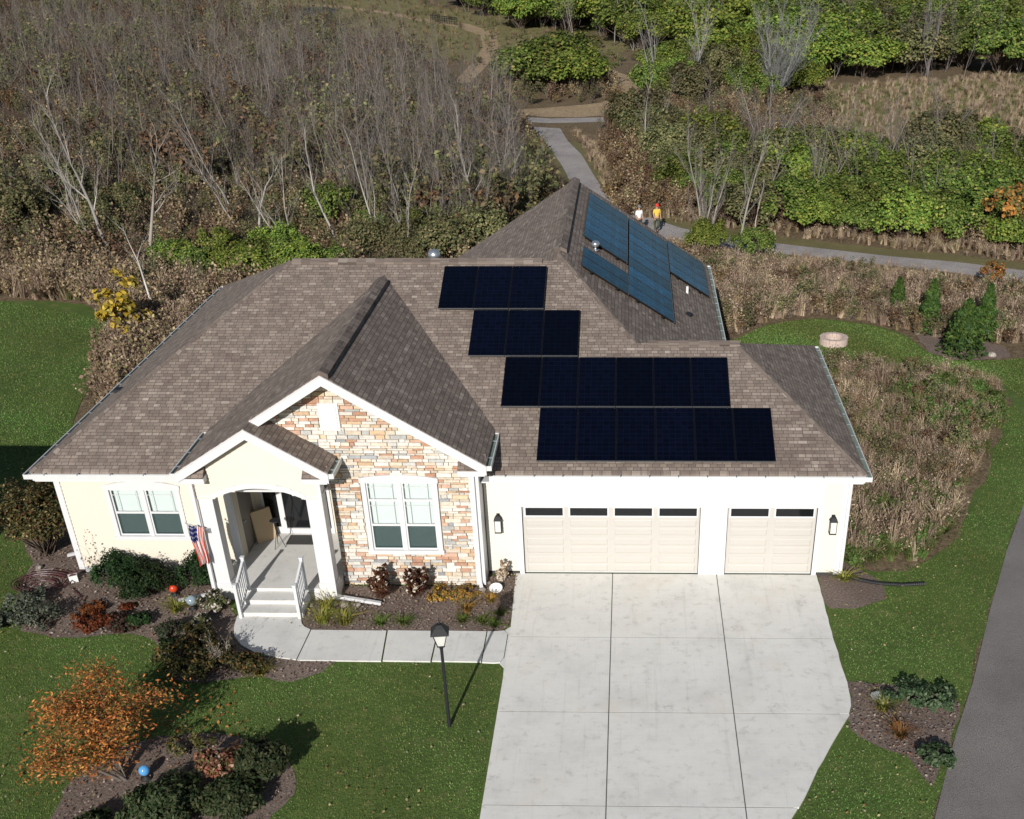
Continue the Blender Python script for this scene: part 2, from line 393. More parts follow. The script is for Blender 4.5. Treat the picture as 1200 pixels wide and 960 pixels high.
WOODS = [(-200, 27.5), (-60, 27.5), (-27, 26.2), (-24, 26.2), (-19, 23), (-15, 21), (-6, 21), (-4.2, 26), (-1, 40), (-2, 52), (-4, 64), (-6, 75), (-17, 84), (-20, 100), (-26, 140), (-60, 150), (-200, 160)]
sheet('woodland_floor', wob(WOODS, .5, 2, 6), -.012, M['woods'])
# paths
pu = [(40, 21.5), (29, 27.2), (22.89, 30.52), (19.84, 32.11), (16.86, 33.1), (13.15, 34.83), (9.25, 36.64), (5.94, 39.13), (4.51, 41.17), (2.99, 43.75), (1.65, 46.51), (.69, 52.07), (-.67, 60.96), (-2.03, 66.84), (-2.9, 72.4), (4.44, 74.4), (16, 77.5)]
pl = [(39, 19.2), (28.3, 25.1), (22.28, 28.43), (19.35, 30.07), (16.51, 31.32), (12.89, 32.95), (8.9, 34.5), (4.8, 36.9), (2.4, 38.6), (.7, 42.6), (-.6, 48.5), (-1.9, 56.9), (-3.5, 65.1), (-5.2, 73.2), (-9, 75.2), (-24, 80), (-24, 82), (-9, 77.3), (4, 77.6), (16, 80.5)]
def strip(name, a, b, z, mat):
    n = 90
    def res(P):
        d = [0]
        for p, q in zip(P, P[1:]): d.append(d[-1]+math.dist(p, q))
        out = []
        for i in range(n):
            t = d[-1]*i/(n-1); k = max(j for j in range(len(d)) if d[j] <= t+1e-9); k = min(k, len(P)-2)
            u = (t-d[k])/max(1e-9, d[k+1]-d[k]); out.append((P[k][0]+(P[k+1][0]-P[k][0])*u, P[k][1]+(P[k+1][1]-P[k][1])*u))
        return out
    A, B = res(a), res(b); m = MB()
    for i in range(n-1): m.poly([(*B[i], z), (*B[i+1], z), (*A[i+1], z), (*A[i], z)])
    o = m.build(name, mat); o['kind'] = 'structure'; return o
strip('path', pu[:15], pl[:14], .006, M['path'])
strip('verge', [(x+.15, y+1.5) for x, y in pu[:6]]+[(x+1.5, y+.8) for x, y in pu[6:14]], [(x-.2, y-.8) for x, y in pl[:8]]+[(x-.2, y-.8) for x, y in pl[8:13]], -.004, M['lawn_sparse'])
sheet('far_path', [(-30, 83.6), (-9, 76.6), (-4, 75.0), (4.5, 76.0), (10, 77.6), (10, 79.6), (4.4, 78.3), (-4, 77.4), (-9, 79), (-30, 86)], -.002, M['path'])
sheet('track', wob([(-8, 79.6), (-4, 78.2), (4, 79), (9, 80.5), (9, 84.5), (3.8, 84.8), (4.2, 92), (3.6, 101), (0, 112), (-8, 128), (-12, 127), (-6, 112), (-1, 100), (1.2, 91), (.2, 85.5), (-8, 82.5)], .5, 2, 9), -.006, M['track'])
sheet('winding_path', [(-67, 210), (-48.6, 199), (-38.0, 186), (-28.4, 171), (-21.6, 163.5), (-16.0, 149), (-14.0, 132), (-13.5, 115), (-13.6, 100), (-15.4, 100), (-15.5, 115), (-16.0, 132), (-18.0, 147), (-23.4, 160), (-29.2, 167.5), (-38.6, 183), (-49, 195.6), (-67, 204)], -.005, M['track'])
sheet('pale_meadow', wob([(18, 66), (27, 64), (36, 70), (44, 88), (50, 104), (38, 100), (31, 100.5), (21, 93)], .8, 3, 4), -.01, M['meadow_pale'])
sheet('dry_field', wob([(-95, 160), (-70, 165), (-38, 150), (-24, 120), (-10, 118), (2, 126), (4, 140), (-8, 150), (-18, 175), (-34, 200), (-44, 260), (-120, 260)], 2, 8, 4), -.014, M['meadow_pale'])
sheet('pond', wob([(-61, 192), (-52, 197), (-47, 190), (-44, 172), (-53, 177)], .6, 3, 8), .002, plain('pond_water', (.02, .024, .022), .6, .3, 1))

# beds
BED_L = [(-14.3, .4), (-13.9, -1.4), (-13.0, -3.05), (-12.0, -3.45), (-10.1, -3.15), (-9.34, -3.46), (-8.57, -4.42), (-8.3, -5.2), (-7.6, -5.35), (-6.3, -5.0), (-5.32, -5.29), (-4.7, -4.9), (-4.4, -4.3), (-7.0, -3.5), (-7.5, -2.3), (-8.2, -1.4), (-8.2, .1), (-12.7, .1), (-12.7, 3), (-14.3, 3.5), (-15.3, 2)]
BED_M = [(-5.86, -1.45), (-5.83, -1.98), (-5.71, -2.7), (-5.43, -2.98), (-.5, -3.0), (-.2, -2.75), (-.2, -.1), (-1.1, -.1), (-1.1, -.7), (-5.1, -.7), (-5.1, -1.45)]
BED_F = [(-8.9, -12), (-9.2, -9.23), (-9.03, -8.53), (-8.42, -7.63), (-7.5, -7.35), (-6.56, -7.3), (-5.7, -7.5), (-4.84, -7.88), (-4.37, -8.61), (-4.19, -9.3), (-4.6, -10.3), (-5, -12)]
BED_R = [(8.3, .1), (8.2, -1.0), (8.28, -1.75), (9.2, -1.7), (9.9, -1.2), (10.0, -.4), (9.3, .5), (9.0, .8)]
BED_Q = [(8.25, -5.0), (9.58, -5.3), (10.37, -5.5), (10.8, -5.9), (10.4, -6.9), (9.95, -7.9), (9.43, -8.9), (9.08, -7.9), (8.5, -7.5), (8.0, -6.9), (8.2, -6.2)]
BED_A = [(15.3, 20.6), (15.4, 18.4), (16.2, 17.5), (17.4, 17.45), (18.6, 17.7), (18.8, 19), (17.0, 21)]
for i, b in enumerate((BED_L, BED_M, BED_F, BED_R, BED_Q, BED_A)):
    sheet('mulch_bed', wob(b, .06 if i != 1 else .025, .3, i), .000, M['mulch'])

# driveway of separate slabs over dirt, sunk joints
drv = [(-.25, -.02), (-.16, -1.3), (-.13, -3), (-.13, -60), (6.2, -60), (6.2, -10.2), (6.61, -9.47), (6.95, -8.68), (7.19, -8.16), (7.85, -6.89), (8.11, -6.37), (8.22, -5.81), (8.23, -5.12), (8.2, -3.24), (8.2, -.02)]
sheet('driveway_bed', [(-.12, -.04), (8.15, -.04), (8.15, -5.8), (6.1, -10.3), (6.1, -16), (-.1, -16)], .030, M['joint'])
m = MB(); xs = [(-.13, 2.47), (2.495, 5.39), (5.415, 8.22)]; ys = [(-.03, -3.24), (-3.262, -6.40), (-6.422, -9.62), (-9.642, -13)]
def rb(y):  # right boundary
    P = [(8.21, 0), (8.2, -3.24), (8.23, -5.12), (8.22, -5.81), (8.11, -6.37), (7.85, -6.89), (7.19, -8.16), (6.95, -8.68), (6.61, -9.47), (6.32, -9.94), (6.2, -13)]
    for (x0, y0), (x1, y1) in zip(P, P[1:]):
        if y1 <= y <= y0: return x0+(x1-x0)*(y-y0)/(y1-y0)
    return 6.2
for j, (ya, yb) in enumerate(ys):
    for i, (xa, xb) in enumerate(xs):
        if i < 2:
            xa2 = -.25 if (i == 0 and j == 0) else xa
            m.prism_z([(xa, yb), (xb, yb), (xb, ya), (xa2, ya)], -.05, .035)
        else:
            n = 10; R = [(rb(ya+(yb-ya)*k/n)+random.uniform(-.015, .015), ya+(yb-ya)*k/n) for k in range(n+1)]
            m.prism_z([(xa, ya), (xa, yb)]+R[::-1], -.05, .035)
o = m.build('driveway', M['concrete'], weld=True); o['kind'] = 'structure'
m = MB()
m.prism_z([(-7.5, -2.32), (-7.42, -2.9), (-7.28, -3.3), (-6.98, -3.71), (-6.51, -4.05), (-6.0, -4.22), (-5.41, -4.34), (-5.38, -2.96), (-5.55, -2.85), (-5.68, -2.68), (-5.78, -2.4), (-5.8, -2.3)], -.05, .03)
for (a, b, c, d) in [(-5.39, -5.36, -3.25, -3.37), (-3.23, -3.35, -2.01, -2.04), (-1.99, -2.02, -.74, -.75)]:
    m.prism_z([(a+.01, -4.36), (c-.01, -4.38), (d-.01, -3.0), (b+.01, -2.98)], -.05, .03)
m.prism_z([(-.72, -4.4), (-.42, -4.42), (-.27, -4.4), (-.2, -4.2), (-.2, -3.1), (-.3, -2.96), (-.5, -2.99), (-.73, -3.0)], -.05, .03)
o = m.build('walkway', M['walkc'], weld=True); o['kind'] = 'structure'
m = MB(); m.prism_z([(-.27, -4.44), (-.15, -4.62), (-.14, -4.9), (-.13, -4.92), (-.13, -2.8), (-.17, -2.8), (-.28, -2.94), (-.18, -3.1), (-.18, -4.2)], -.05, .028)
o = m.build('walkway', M['walkc']); o['kind'] = 'structure'

# ------------------------------------------------------------------ HOUSE
house = thing('house', 'single storey house with brown shingle roof, cream siding and a stone gable', 'house', (0, 0, 0))
EH, EY, SF = 3.331, -.456, .3816                 # eave height, eave line, front pitch
fz = lambda y: EH+SF*(y-EY)
RY, RZ = 8.0, fz(8.0)
PK, PZ, PY = .72, 6.675, 8.31                    # rear ridge
SE = (PZ-EH)/(6.08-PK)
def slope(mb, pts, th=.06):
    """roof face with thickness and uv in metres running along the slope"""
    P = [Vector(p) for p in pts]; n = Vector((0, 0, 0))
    for i in range(1, len(P)-1): n += (P[i]-P[0]).cross(P[i+1]-P[0])
    n.normalize()
    if n.z < 0: P = P[::-1]; n = -n
    h = Vector((0, 0, 1)).cross(n).normalized(); s = n.cross(h)
    uv = [(p.dot(h), p.dot(s)) for p in P]; mb.poly(P, uv)
    L = [p-Vector((0, 0, th)) for p in P]; mb.poly(L[::-1])
    for i in range(len(P)):
        j = (i+1) % len(P); mb.poly([P[i], L[i], L[j], P[j]], [uv[i], uv[i], uv[j], uv[j]])
gy, gz = 4.40, fz(4.40); gx = PK+(PZ-gz)/SE
A_pts = [(-13.0, EY, EH), (9.14, EY, EH), (5.98, gy, gz), (gx, gy, gz), (PK, PY, PZ), (.53, RY, RZ), (-7.7, RY, RZ)]
mb = MB()
slope(mb, A_pts)
slope(mb, [(-13.0, EY, EH), (-7.7, RY, RZ), (-13.0, 16.456, EH)])
slope(mb, [(-13.0, 16.456, EH), (-7.7, RY, RZ), (.53, RY, RZ), (-4.64, 16.456, EH)])
slope(mb, [(PK, PY, PZ), (PK, 19.38, PZ), (-4.64, 19.38, EH), (-4.64, 16.456, EH), (.53, RY, RZ)])
slope(mb, [(PK, PY, PZ), (gx, gy, gz), (6.08, 9.55, EH), (6.08, 19.38, EH), (PK, 19.38, PZ)])
slope(mb, [(gx, gy, gz), (5.98, gy, gz), (9.14, 9.55, EH), (6.08, 9.55, EH)])
slope(mb, [(9.14, EY, EH), (9.14, 9.55, EH), (5.98, gy, gz)])
roof = mb.build('roof', M['shingle'], house)
# cross gable and porch roof
GX, GZ, GE, GR, GL = -4.64, 6.31, 3.91, -.72, -8.56
GS = (GZ-GE)/(GR-GX); yt = EY+(GZ-EH)/SF; yv = EY+(GE-EH)/SF
mb = MB()
slope(mb, [(GX, -1.22, GZ), (GX, yt, GZ+.004), (GR, yv, GE+.004), (GR, -1.22, GE)])
PX, PPZ = -6.6, GE+GS*(-6.6-GL)
slope(mb, [(GX, -1.22, GZ), (GX, yt, GZ+.004), (GL, yv, GE+.004), (GL, -1.72, GE), (PX, -1.72, PPZ), (PX, -1.22, PPZ)])
slope(mb, [(PX, -1.72, PPZ-.003), (PX, -.62, PPZ-.003), (-4.66, -.62, GE), (-4.66, -1.72, GE)])
groof = mb.build('gable_roof', M['shingle'], house)

def cap(p0, p1, w, lift, name, par, nseg=None):
    """ridge cap of overlapping bent shingles between two points"""
    p0, p1 = Vector(p0), Vector(p1); d = (p1-p0); L = d.length; d.normalize(); sd = Vector((d.y, -d.x, 0)).normalized()
    n = nseg or max(2, int(L/.28)); m = MB(); dr = w*SE*.8
    for i in range(n):
        a = p0+d*(L*i/n); b = p0+d*(L*(i+1)/n); la, lb = lift+.004, lift
        for s in (1, -1):
            q = [a+Vector((0, 0, la)), b+Vector((0, 0, lb)), b+sd*s*w+Vector((0, 0, lb-dr)), a+sd*s*w+Vector((0, 0, la-dr))]
            u0 = random.random()*50
            uv = [(u0, .02), (u0, .10), (u0+.2, .10), (u0+.2, .02)]
            if s < 0: q = q[::-1]; uv = uv[::-1]
            m.poly(q, uv)
            lo = [p-Vector((0, 0, lift+.01)) for p in q]
            for k in range(4): m.poly([q[k], lo[k], lo[(k+1) % 4], q[(k+1) % 4]], [(u0, .02)]*4)
    return m.build(name, M['shingle_cap'], par)
cap((-7.6, RY, RZ), (.2, RY, RZ), .17, .085, 'ridge_cap', roof)
cap((PK, PY+.5, PZ), (PK, 19.3, PZ), .2, .10, 'ridge_cap', roof)
cap((3.45, gy, gz), (6.1, gy, gz), .15, .07, 'ridge_cap', roof)
cap((GX, -1.2, GZ), (GX, yt-.5, GZ), .2, .095, 'ridge_cap', groof)
def hipcap(p0, p1, w=.11):
    """narrow flat shingle row over a hip"""
    p0, p1 = Vector(p0), Vector(p1); d = (p1-p0); L = d.length; d.normalize(); sd = Vector((d.y, -d.x, 0)).normalized(); m = MB(); n = int(L/.2)
    for i in range(n):
        a = p0+d*(L*i/n); b = p0+d*(L*(i+1)/n)
        for s in (1, -1):
            q = [a+Vector((0, 0, .012)), b+Vector((0, 0, .026)), b+sd*s*w+Vector((0, 0, -.012)), a+sd*s*w+Vector((0, 0, -.026))]
            u0 = random.random()*50; m.poly(q if s < 0 else q[::-1], [(u0, .02), (u0, .1), (u0+.2, .1), (u0+.2, .02)])
    return m.build('hip_cap', M['shingle_cap'], roof)
hipcap((-13.0, EY, EH), (-7.7, RY, RZ))
hipcap((9.14, EY, EH), (5.98, gy, gz)); hipcap((gx, gy, gz), (PK, PY, PZ))

# gutters: open troughs with dirt inside, hung off each eave
def gutter(p0, p1, out):
    p0, p1, o_ = Vector(p0), Vector(p1), Vector(out)
    g = MB()
    g.beam(p0, p1, o_, .005, .13, -.16, -.145); g.beam(p0, p1, o_, .115, .13, -.145, -.035); g.beam(p0, p1, o_, .108, .134, -.035, -.022)
    d = (p1-p0).normalized()
    for e in (p0, p1):
        s = 1 if e is p1 else -1
        g.beam(e-d*.006*s, e+d*.006*s, o_, .003, .136, -.162, -.03)
    o = g.build('gutter', M['whiteb'], house)
    q = MB(); q.beam(p0, p1, o_, .006, .115, -.143, -.085); n = max(2, int((p1-p0).length/.75))
    q.build('gutter_debris', M['gutter_in'], o); h = MB()
    for i in range(n):
        c = p0+(p1-p0)*((i+.5)/n); h.beam(c-d*.012, c+d*.012, o_, .0, .137, -.05, -.02); h.nx()
    h.build_each('gutter_hanger', M['galv'], o)
gutter((-13.0, EY, EH), (GL-.02, EY, EH), (0, -1, 0))
gutter((GR+.02, EY, EH), (9.14, EY, EH), (0, -1, 0))
gutter((-13.0, EY-.12, EH), (-13.0, 16.45, EH), (-1, 0, 0))
gutter((9.14, EY-.12, EH), (9.14, 9.55, EH), (1, 0, 0))
gutter((6.08, 10.0, EH), (6.08, 19.36, EH), (1, 0, 0))
gutter((GR, -1.2, GE), (GR, yv-.15, GE), (1, 0, 0))
gutter((GL, -1.70, GE), (GL, yv-.15, GE), (-1, 0, 0))
gutter((-4.66, -1.70, GE), (-4.66, -.66, GE), (1, 0, 0))

# fascia and soffit
f = MB()
f.box(-12.98, GL+.3, EY+.002, EY+.03, EH-.26, EH-.063).nx(); f.box(GR-.05, 9.12, EY+.002, EY+.03, EH-.26, EH-.063).nx()
f.box(9.09, 9.12, EY+.03, 9.52, EH-.26, EH-.063).nx(); f.box(-12.98, -12.95, EY+.03, 16.4, EH-.26, EH-.063).nx()
f.box(6.03, 6.06, 9.6, 19.35, EH-.26, EH-.063).nx()
f.box(GR-.03, GR-.002, -1.18, yv, GE-.24, GE-.063).nx(); f.box(GL+.002, GL+.03, -1.68, yv, GE-.24, GE-.063).nx()
f.box(-4.69, -4.662, -1.68, -.66, GE-.24, GE-.063).nx()
f.build_each('fascia', M['white'], house)
s_ = MB()
s_.box(-12.95, 9.09, EY+.03, 0.35, EH-.30, EH-.262).nx(); s_.box(8.7, 9.09, .35, 9.52, EH-.30, EH-.262).nx(); s_.box(-12.95, -12.4, .35, 16.4, EH-.30, EH-.262).nx()
s_.box(5.6, 6.03, 9.6, 19.3, EH-.30, EH-.262).nx()
s_.build_each('soffit', M['white'], house)

# walls -------------------------------------------------
def free_iv(x0, x1, cuts):
    iv = [(x0, x1)]
    for a, b in cuts:
        new = []
        for p, q in iv:
            if b <= p or a >= q: new.append((p, q)); continue
            if a > p: new.append((p, a))
            if b < q: new.append((b, q))
        iv = new
    return [(p, q) for p, q in iv if q-p > .004]
def lap(mb, x0, x1, z0, z1, y, holes=(), clip=None, ex=.115):
    """lap siding facing -y; clip(z) -> list of (a,b) kept intervals"""
    zs = set(); z = z0
    while z < z1-1e-6: zs.add(round(z, 4)); z += ex
    zs.add(round(z1, 4))
    for h in holes:
        for q in (h[2], h[3]):
            if z0 < q < z1: zs.add(round(q, 4))
    zs = sorted(zs)
    for a, b in zip(zs, zs[1:]):
        if b-a < .003: continue
        k = math.floor((a-z0)/ex+1e-3); t0 = (a-(z0+k*ex))/ex; t1 = (b-(z0+k*ex))/ex
        ya, yb = y-.034*(1-t0), y-.034*(1-t1); zc = (a+b)/2
        cuts = [(h[0], h[1]) for h in holes if h[2] < zc < h[3]]
        base = clip(zc) if clip else [(x0, x1)]
        for p0, p1 in base:
            for p, q in free_iv(max(p0, x0), min(p1, x1), cuts):
                mb.poly([(p, ya, a), (q, ya, a), (q, yb, b), (p, yb, b)])
                if t0 < .05: mb.poly([(p, y, a), (q, y, a), (q, ya, a), (p, ya, a)])
def boxwall(x0, x1, z0, z1, y0, y1, holes, name, mat):
    xs = sorted({x0, x1, *[h[0] for h in holes], *[h[1] for h in holes]}); zs = sorted({z0, z1, *[h[2] for h in holes], *[h[3] for h in holes]})
    m = MB()
    for a, b in zip(xs, xs[1:]):
        for c, d in zip(zs, zs[1:]):
            if any(h[0] <= (a+b)/2 <= h[1] and h[2] <= (c+d)/2 <= h[3] for h in holes): continue
            m.box(a, b, y0, y1, c, d)
    return m.build(name, mat, house, weld=True)

WT = EH-.31
LW = (-11.24, -9.42, 1.18, 2.60)                         # left window opening
SW = (-4.02, -2.24, 1.14, 3.16)                          # stone window opening
D1, D2 = (0, 4.88, .0, 2.13), (5.61, 8.05, .0, 2.13)
m = MB(); lap(m, -12.55, -8.05, .18, WT, 0, [LW]); m.build('siding', M['cream'], house)
boxwall(-12.55, -8.05, .18, WT, .003, .1, [LW], 'wall', M['inside'])
GH = [(-.13, 5.01, -.1, 2.26), (5.48, 8.18, -.1, 2.26)]
m = MB(); lap(m, -1.0, 8.78, .12, WT, 0, GH); m.build('siding', M['ivory'], house)
boxwall(-1.0, 8.78, .0, WT, .003, .1, GH, 'wall', M['inside'])
# plain side and rear walls
m = MB()
m.box(8.70, 8.80, .1, 9.1, 0, WT); m.box(6.0, 8.70, 9.0, 9.1, 0, WT); m.box(5.6, 5.7, 9.0, 18.9, 0, WT)
m.prism_y([(-4.2, 0), (5.7, 0), (5.7, 3.28), (PK, PZ-.22), (-4.2, 3.28)], 18.9, 19.0)
m.box(-12.58, -12.48, .1, 16.0, .15, WT); m.box(-12.58, -4.2, 15.9, 16.0, 0, WT); m.box(-4.3, -4.2, 16.0, 18.9, 0, WT)
m.box(-8.05, -7.95, .1, 2.0, .35, WT)
m.build('wall', M['cream'], house)
m = MB(); m.box(-12.52, -8.2, -.03, .2, -.1, .178); m.box(-12.6, -12.4, .2, 16, -.1, .148); m.build('foundation', M['foundation'], house)
# corner boards
m = MB()
m.box(-12.68, -12.52, -.045, .12, .10, WT).nx(); m.box(8.66, 8.84, -.045, .12, .06, WT).nx(); m.box(-8.12, -7.94, -.045, .10, .35, WT).nx()
m.box(-1.16, -1.02, -.70, -.04, .05, GE-.1); m.box(-1.27, -1.16, -.70, -.64, .05, GE-.1).nx()
m.build_each('corner_board', M['white'], house)
# garage surrounds (wide white casing) and header
m = MB()
for a, b in ((-.13, 0), (4.88, 5.01), (5.48, 5.61), (8.05, 8.18)): m.box(a, b, -.035, .12, 0, 2.26)
m.box(.0, 4.88, -.035, .12, 2.13, 2.26); m.box(5.61, 8.05, -.035, .12, 2.13, 2.26)
m.box(5.01, 5.48, -.032, 0, .02, 2.26)
m.box(-.13, 8.18, -.04, 0, 2.262, 3.0)
m.build('door_casing', M['white'], house, weld=True)
def garage_door(x0, x1, nw, wx):
    m = MB(); y = .045; m.box(x0, x1, y, y+.05, .03, 2.13)
    step = (x1-x0)/nw
    for k in range(1, 4): m.box(x0, x1, y-.004, y, .03+k*.525-.006, .03+k*.525+.006)
    for r in range(3):
        for k in range(nw):
            a = x0+k*step+.10; b = x0+(k+1)*step-.10
            for q in range(2):
                z0 = .03+r*.575+.06+q*.26; z1 = z0+.20
                # raised frame around a recessed field
                m.hexa([(a, y, z0), (a, y, z1), (b, y, z1), (b, y, z0)], [(a+.018, y-.014, z0+.018), (a+.018, y-.014, z1-.018), (b-.018, y-.014, z1-.018), (b-.018, y-.014, z0+.018)])
    d = m.build('garage_door', M['door_beige'], house)
    for k in range(nw):
        a = x0+k*step+step*.5-.51; b = a+1.02; w = MB()
        fr = (.03, .03)
        w.box(a-.04, b+.04, y-.012, y-.001, 1.79, 1.832); w.box(a-.04, b+.04, y-.012, y-.001, 2.068, 2.11)
        w.box(a-.04, a, y-.012, y-.001, 1.832, 2.068); w.box(b, b+.04, y-.012, y-.001, 1.832, 2.068)
        w.build('window_frame', M['white'], d)
        g = MB(); g.box(a, b, y-.005, y-.002, 1.832, 2.068); g.build('window_pane', M['darkglass'], d)
    t = MB(); t.box(x0+.005, x1-.005, y-.01, y+.04, .036, .062); t.build('bottom_seal', M['seal'] if False else M['whiteb'], d)
    t = MB(); t.box(x0-.002, x0+.014, -.03, y-.004, .04, 2.1); t.nx(); t.box(x1-.014, x1+.002, -.03, y-.004, .04, 2.1); t.build_each('weather_strip', M['seal'], d)
garage_door(0, 4.88, 4, 1.02); garage_door(5.61, 8.05, 2, 1.02)

# windows -----------------------------------------------
def window(op, y, transom=0, arch=.16, trim=.12):
    x0, x1, z0, z1 = op; xm = (x0+x1)/2
    w = MB(); t = trim; ya, yb = y-.05, y+.08
    w.box(x0-t, x0, ya, yb, z0, z1); w.box(x1, x1+t, ya, yb, z0, z1)
    w.box(x0-t-.03, x1+t+.03, ya-.02, yb, z0-t, z0)
    n = 12; top = [(x0-t-.03, z1+.001)]+[(x1+t+.03, z1+.001)]+[(x1+t+.03-(x1-x0+2*t+.06)*i/n, z1+.13+arch*(1-(2*i/n-1)**2)) for i in range(n+1)]
    w.prism_y(top, ya-.01, yb)
    o = w.build('window', M['white'], house)
    s = MB(); yy = y+.01; b = .045
    zt = z1-transom if transom else z1
    zm = z0+(zt-z0)*.5
    s.box(xm-.05, xm+.05, y-.02, yy+.05, z0, z1)
    for a, c in ((x0, xm-.05), (xm+.05, x1)):
        s.box(a, a+b, yy, yy+.04, z0, z1); s.box(c-b, c, yy, yy+.04, z0, z1)
        s.box(a+b, c-b, yy, yy+.04, z0, z0+b); s.box(a+b, c-b, yy, yy+.04, z1-b, z1)
        s.box(a+b, c-b, yy-.01, yy+.04, zm-.03, zm+.03)
        if transom: s.box(a+b, c-b, yy-.01, yy+.04, zt-.045, zt+.02)
    s.build('sash', M['white'], o)
    mu = MB()
    for a, c in ((x0, xm-.05), (xm+.05, x1)):
        for xx in (a+.17, c-.17): mu.box(xx-.008, xx+.008, yy+.012, yy+.022, zm+.03, z1-b)
        mu.box(a+b, c-b, yy+.012, yy+.022, zt-.19, zt-.176)
        if transom: mu.box(a+b, c-b, yy+.012, yy+.022, z1-.16, z1-.146)
    mu.build('muntin', M['white'], o)
    for a, c in ((x0+b, xm-.05-b), (xm+.05+b, x1-b)):
        g = MB(); g.box(a, c, yy+.025, yy+.030, zm+.03, z1-b); g.build('pane', M['glass'], o)
        g = MB(); g.box(a, c, yy+.025, yy+.030, z0+b, zm-.03); g.build('pane', M['glass'], o)
        g = MB(); g.box(a, c, yy+.004, yy+.006, z0+b, zm-.03); g.build('insect_screen', M['screen'], o)
        bl = MB(); z = z0+b+.01
        while z < z1-b:
            bl.poly([(a-.02, y+.10, z), (c+.02, y+.10, z), (c+.02, y+.13, z+.046), (a-.02, y+.13, z+.046)]); z += .05
        bl.build('blinds', M['blinds'], o)
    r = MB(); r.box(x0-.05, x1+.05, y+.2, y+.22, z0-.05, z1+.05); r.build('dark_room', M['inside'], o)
    return o
window(LW, 0, 0, .14, .12)
window(SW, -.66, .52, .10, .12)

# stone veneer ------------------------------------------
def roofline(x): return GZ-GS*abs(x-GX)-.16
m = MB(); r = random.Random(4)
PAL = [((.61, .57, .51), 32), ((.55, .47, .37), 16), ((.51, .36, .23), 9), ((.42, .24, .16), 9), ((.49, .32, .23), 9), ((.40, .40, .38), 9), ((.30, .31, .32), 4), ((.60, .53, .43), 12), ((.54, .42, .28), 4), ((.58, .56, .52), 8)]
cols, wts = zip(*PAL); z = .02
VENT = (-4.97, -4.45, 4.62, 5.36)
keep = [(SW[0]-.15, SW[1]+.15, SW[2]-.12, SW[3]+.13+.06), (VENT[0], VENT[1], VENT[2], VENT[3])]
while z < 6.2:
    h = r.choice([.055, .07, .085, .10, .12]); x0 = -4.96 if z < 3.85 else -8.1; x = x0-r.random()*.3
    while x < -1.13:
        w = r.uniform(.12, .44); a, b = max(x, x0)+.005, min(x+w, -1.15)-.005; x += w
        if b-a < .04: continue
        zc = z+h/2; rows = [(a, b)]
        lim = min(roofline(a), roofline(b)) if not (a < GX < b) else min(roofline(a), roofline(b))
        if zc > lim+.10: continue
        c = r.choices(cols, wts)[0]; j = r.uniform(.85, 1.15); c = tuple(min(.92, q*j) for q in c)
        for kx0, kx1, kz0, kz1 in keep:
            if kz0 < zc < kz1: rows = [iv for p in rows for iv in free_iv(p[0], p[1], [(kx0, kx1)])]
        for a2, b2 in rows:
            if b2-a2 < .03: continue
            y = -.655-r.random()*.035; e = .006
            m.hexa([(a2, -.62, z+.004), (a2, -.62, z+h-.004), (b2, -.62, z+h-.004), (b2, -.62, z+.004)],
                   [(a2+e, y+r.uniform(-.006, .006), z+.008), (a2+e, y+r.uniform(-.006, .006), z+h-.008), (b2-e, y+r.uniform(-.006, .006), z+h-.008), (b2-e, y+r.uniform(-.006, .006), z+.008)], c)
    z += h
m.build('stone_veneer', M['stone'], house)
m = MB(); HL = [SW]
xs = [-8.15, -4.97, SW[0], SW[1], -1.1]
m.prism_y([(-8.15, 3.6), (-4.97, 3.6), (-4.97, 3.62), (-8.15, 3.75)], -.62, -.55)
m.prism_y([(SW[0]-.02, SW[3]), (SW[1]+.02, SW[3]), (-1.1, 3.2), (-1.1, roofline(-1.1)), (GX, roofline(GX)), (-8.15, roofline(-8.15)), (-8.15, 3.75), (-4.97, 3.62), (-4.97, SW[3])], -.62, -.5) if False else None
m.box(-4.97, SW[0], -.62, -.52, 0, 3.7); m.box(SW[1], -1.08, -.62, -.52, 0, 3.7); m.box(SW[0], SW[1], -.62, -.52, 0, SW[2]); m.box(SW[0], SW[1], -.62, -.52, SW[3], 3.7)
m.prism_y([(-8.15, 3.702), (-1.08, 3.702), (-1.08, 3.92), (GX, GZ-.12), (-8.15, 4.05)], -.62, -.52)
m.box(-1.09, -1.03, -.52, .0, 0, 3.8); m.box(-4.97, -4.9, -.52, 2.0, 0, 3.6)
m.build('wall', plain('stone_mortar', (.42, .37, .31), .9, .2, 5), house)
# white gable vent
m = MB(); a, b, c, d = VENT; m.box(a, b, -.70, -.62, c, d)
for i in range(9): z0 = c+.06+i*.07; m.box(a+.06, b-.06, -.715, -.70, z0, z0+.045)
m.build('gable_vent', M['white'], house)

# rake boards / friezes of both gables --------------------
def rake(x_pk, z_pk, x_lo, z_lo, yf, ywall, name='rake_board'):
    m = MB(); m.prism_y([(x_pk, z_pk-.05), (x_lo, z_lo-.05), (x_lo, z_lo-.29), (x_pk, z_pk-.29)], yf, yf+.03)
    m.prism_y([(x_pk, z_pk-.02), (x_lo, z_lo-.02), (x_lo, z_lo-.05), (x_pk, z_pk-.05)], yf-.015, yf+.03)
    m.prism_y([(x_pk, z_pk-.13), (x_lo, z_lo-.13), (x_lo, z_lo-.15), (x_pk, z_pk-.15)], yf+.03, ywall)
    m.prism_y([(x_pk, z_pk-.15), (x_lo, z_lo-.15), (x_lo, z_lo-.36), (x_pk, z_pk-.36)], ywall-.035, ywall+.0)
    return m.build(name, M['white'], house)
rake(GX, GZ, GR+.0, GE, -1.235, -.69); rake(GX, GZ, PX-.12, GZ-GS*(GX-PX+.12), -1.236, -.69)
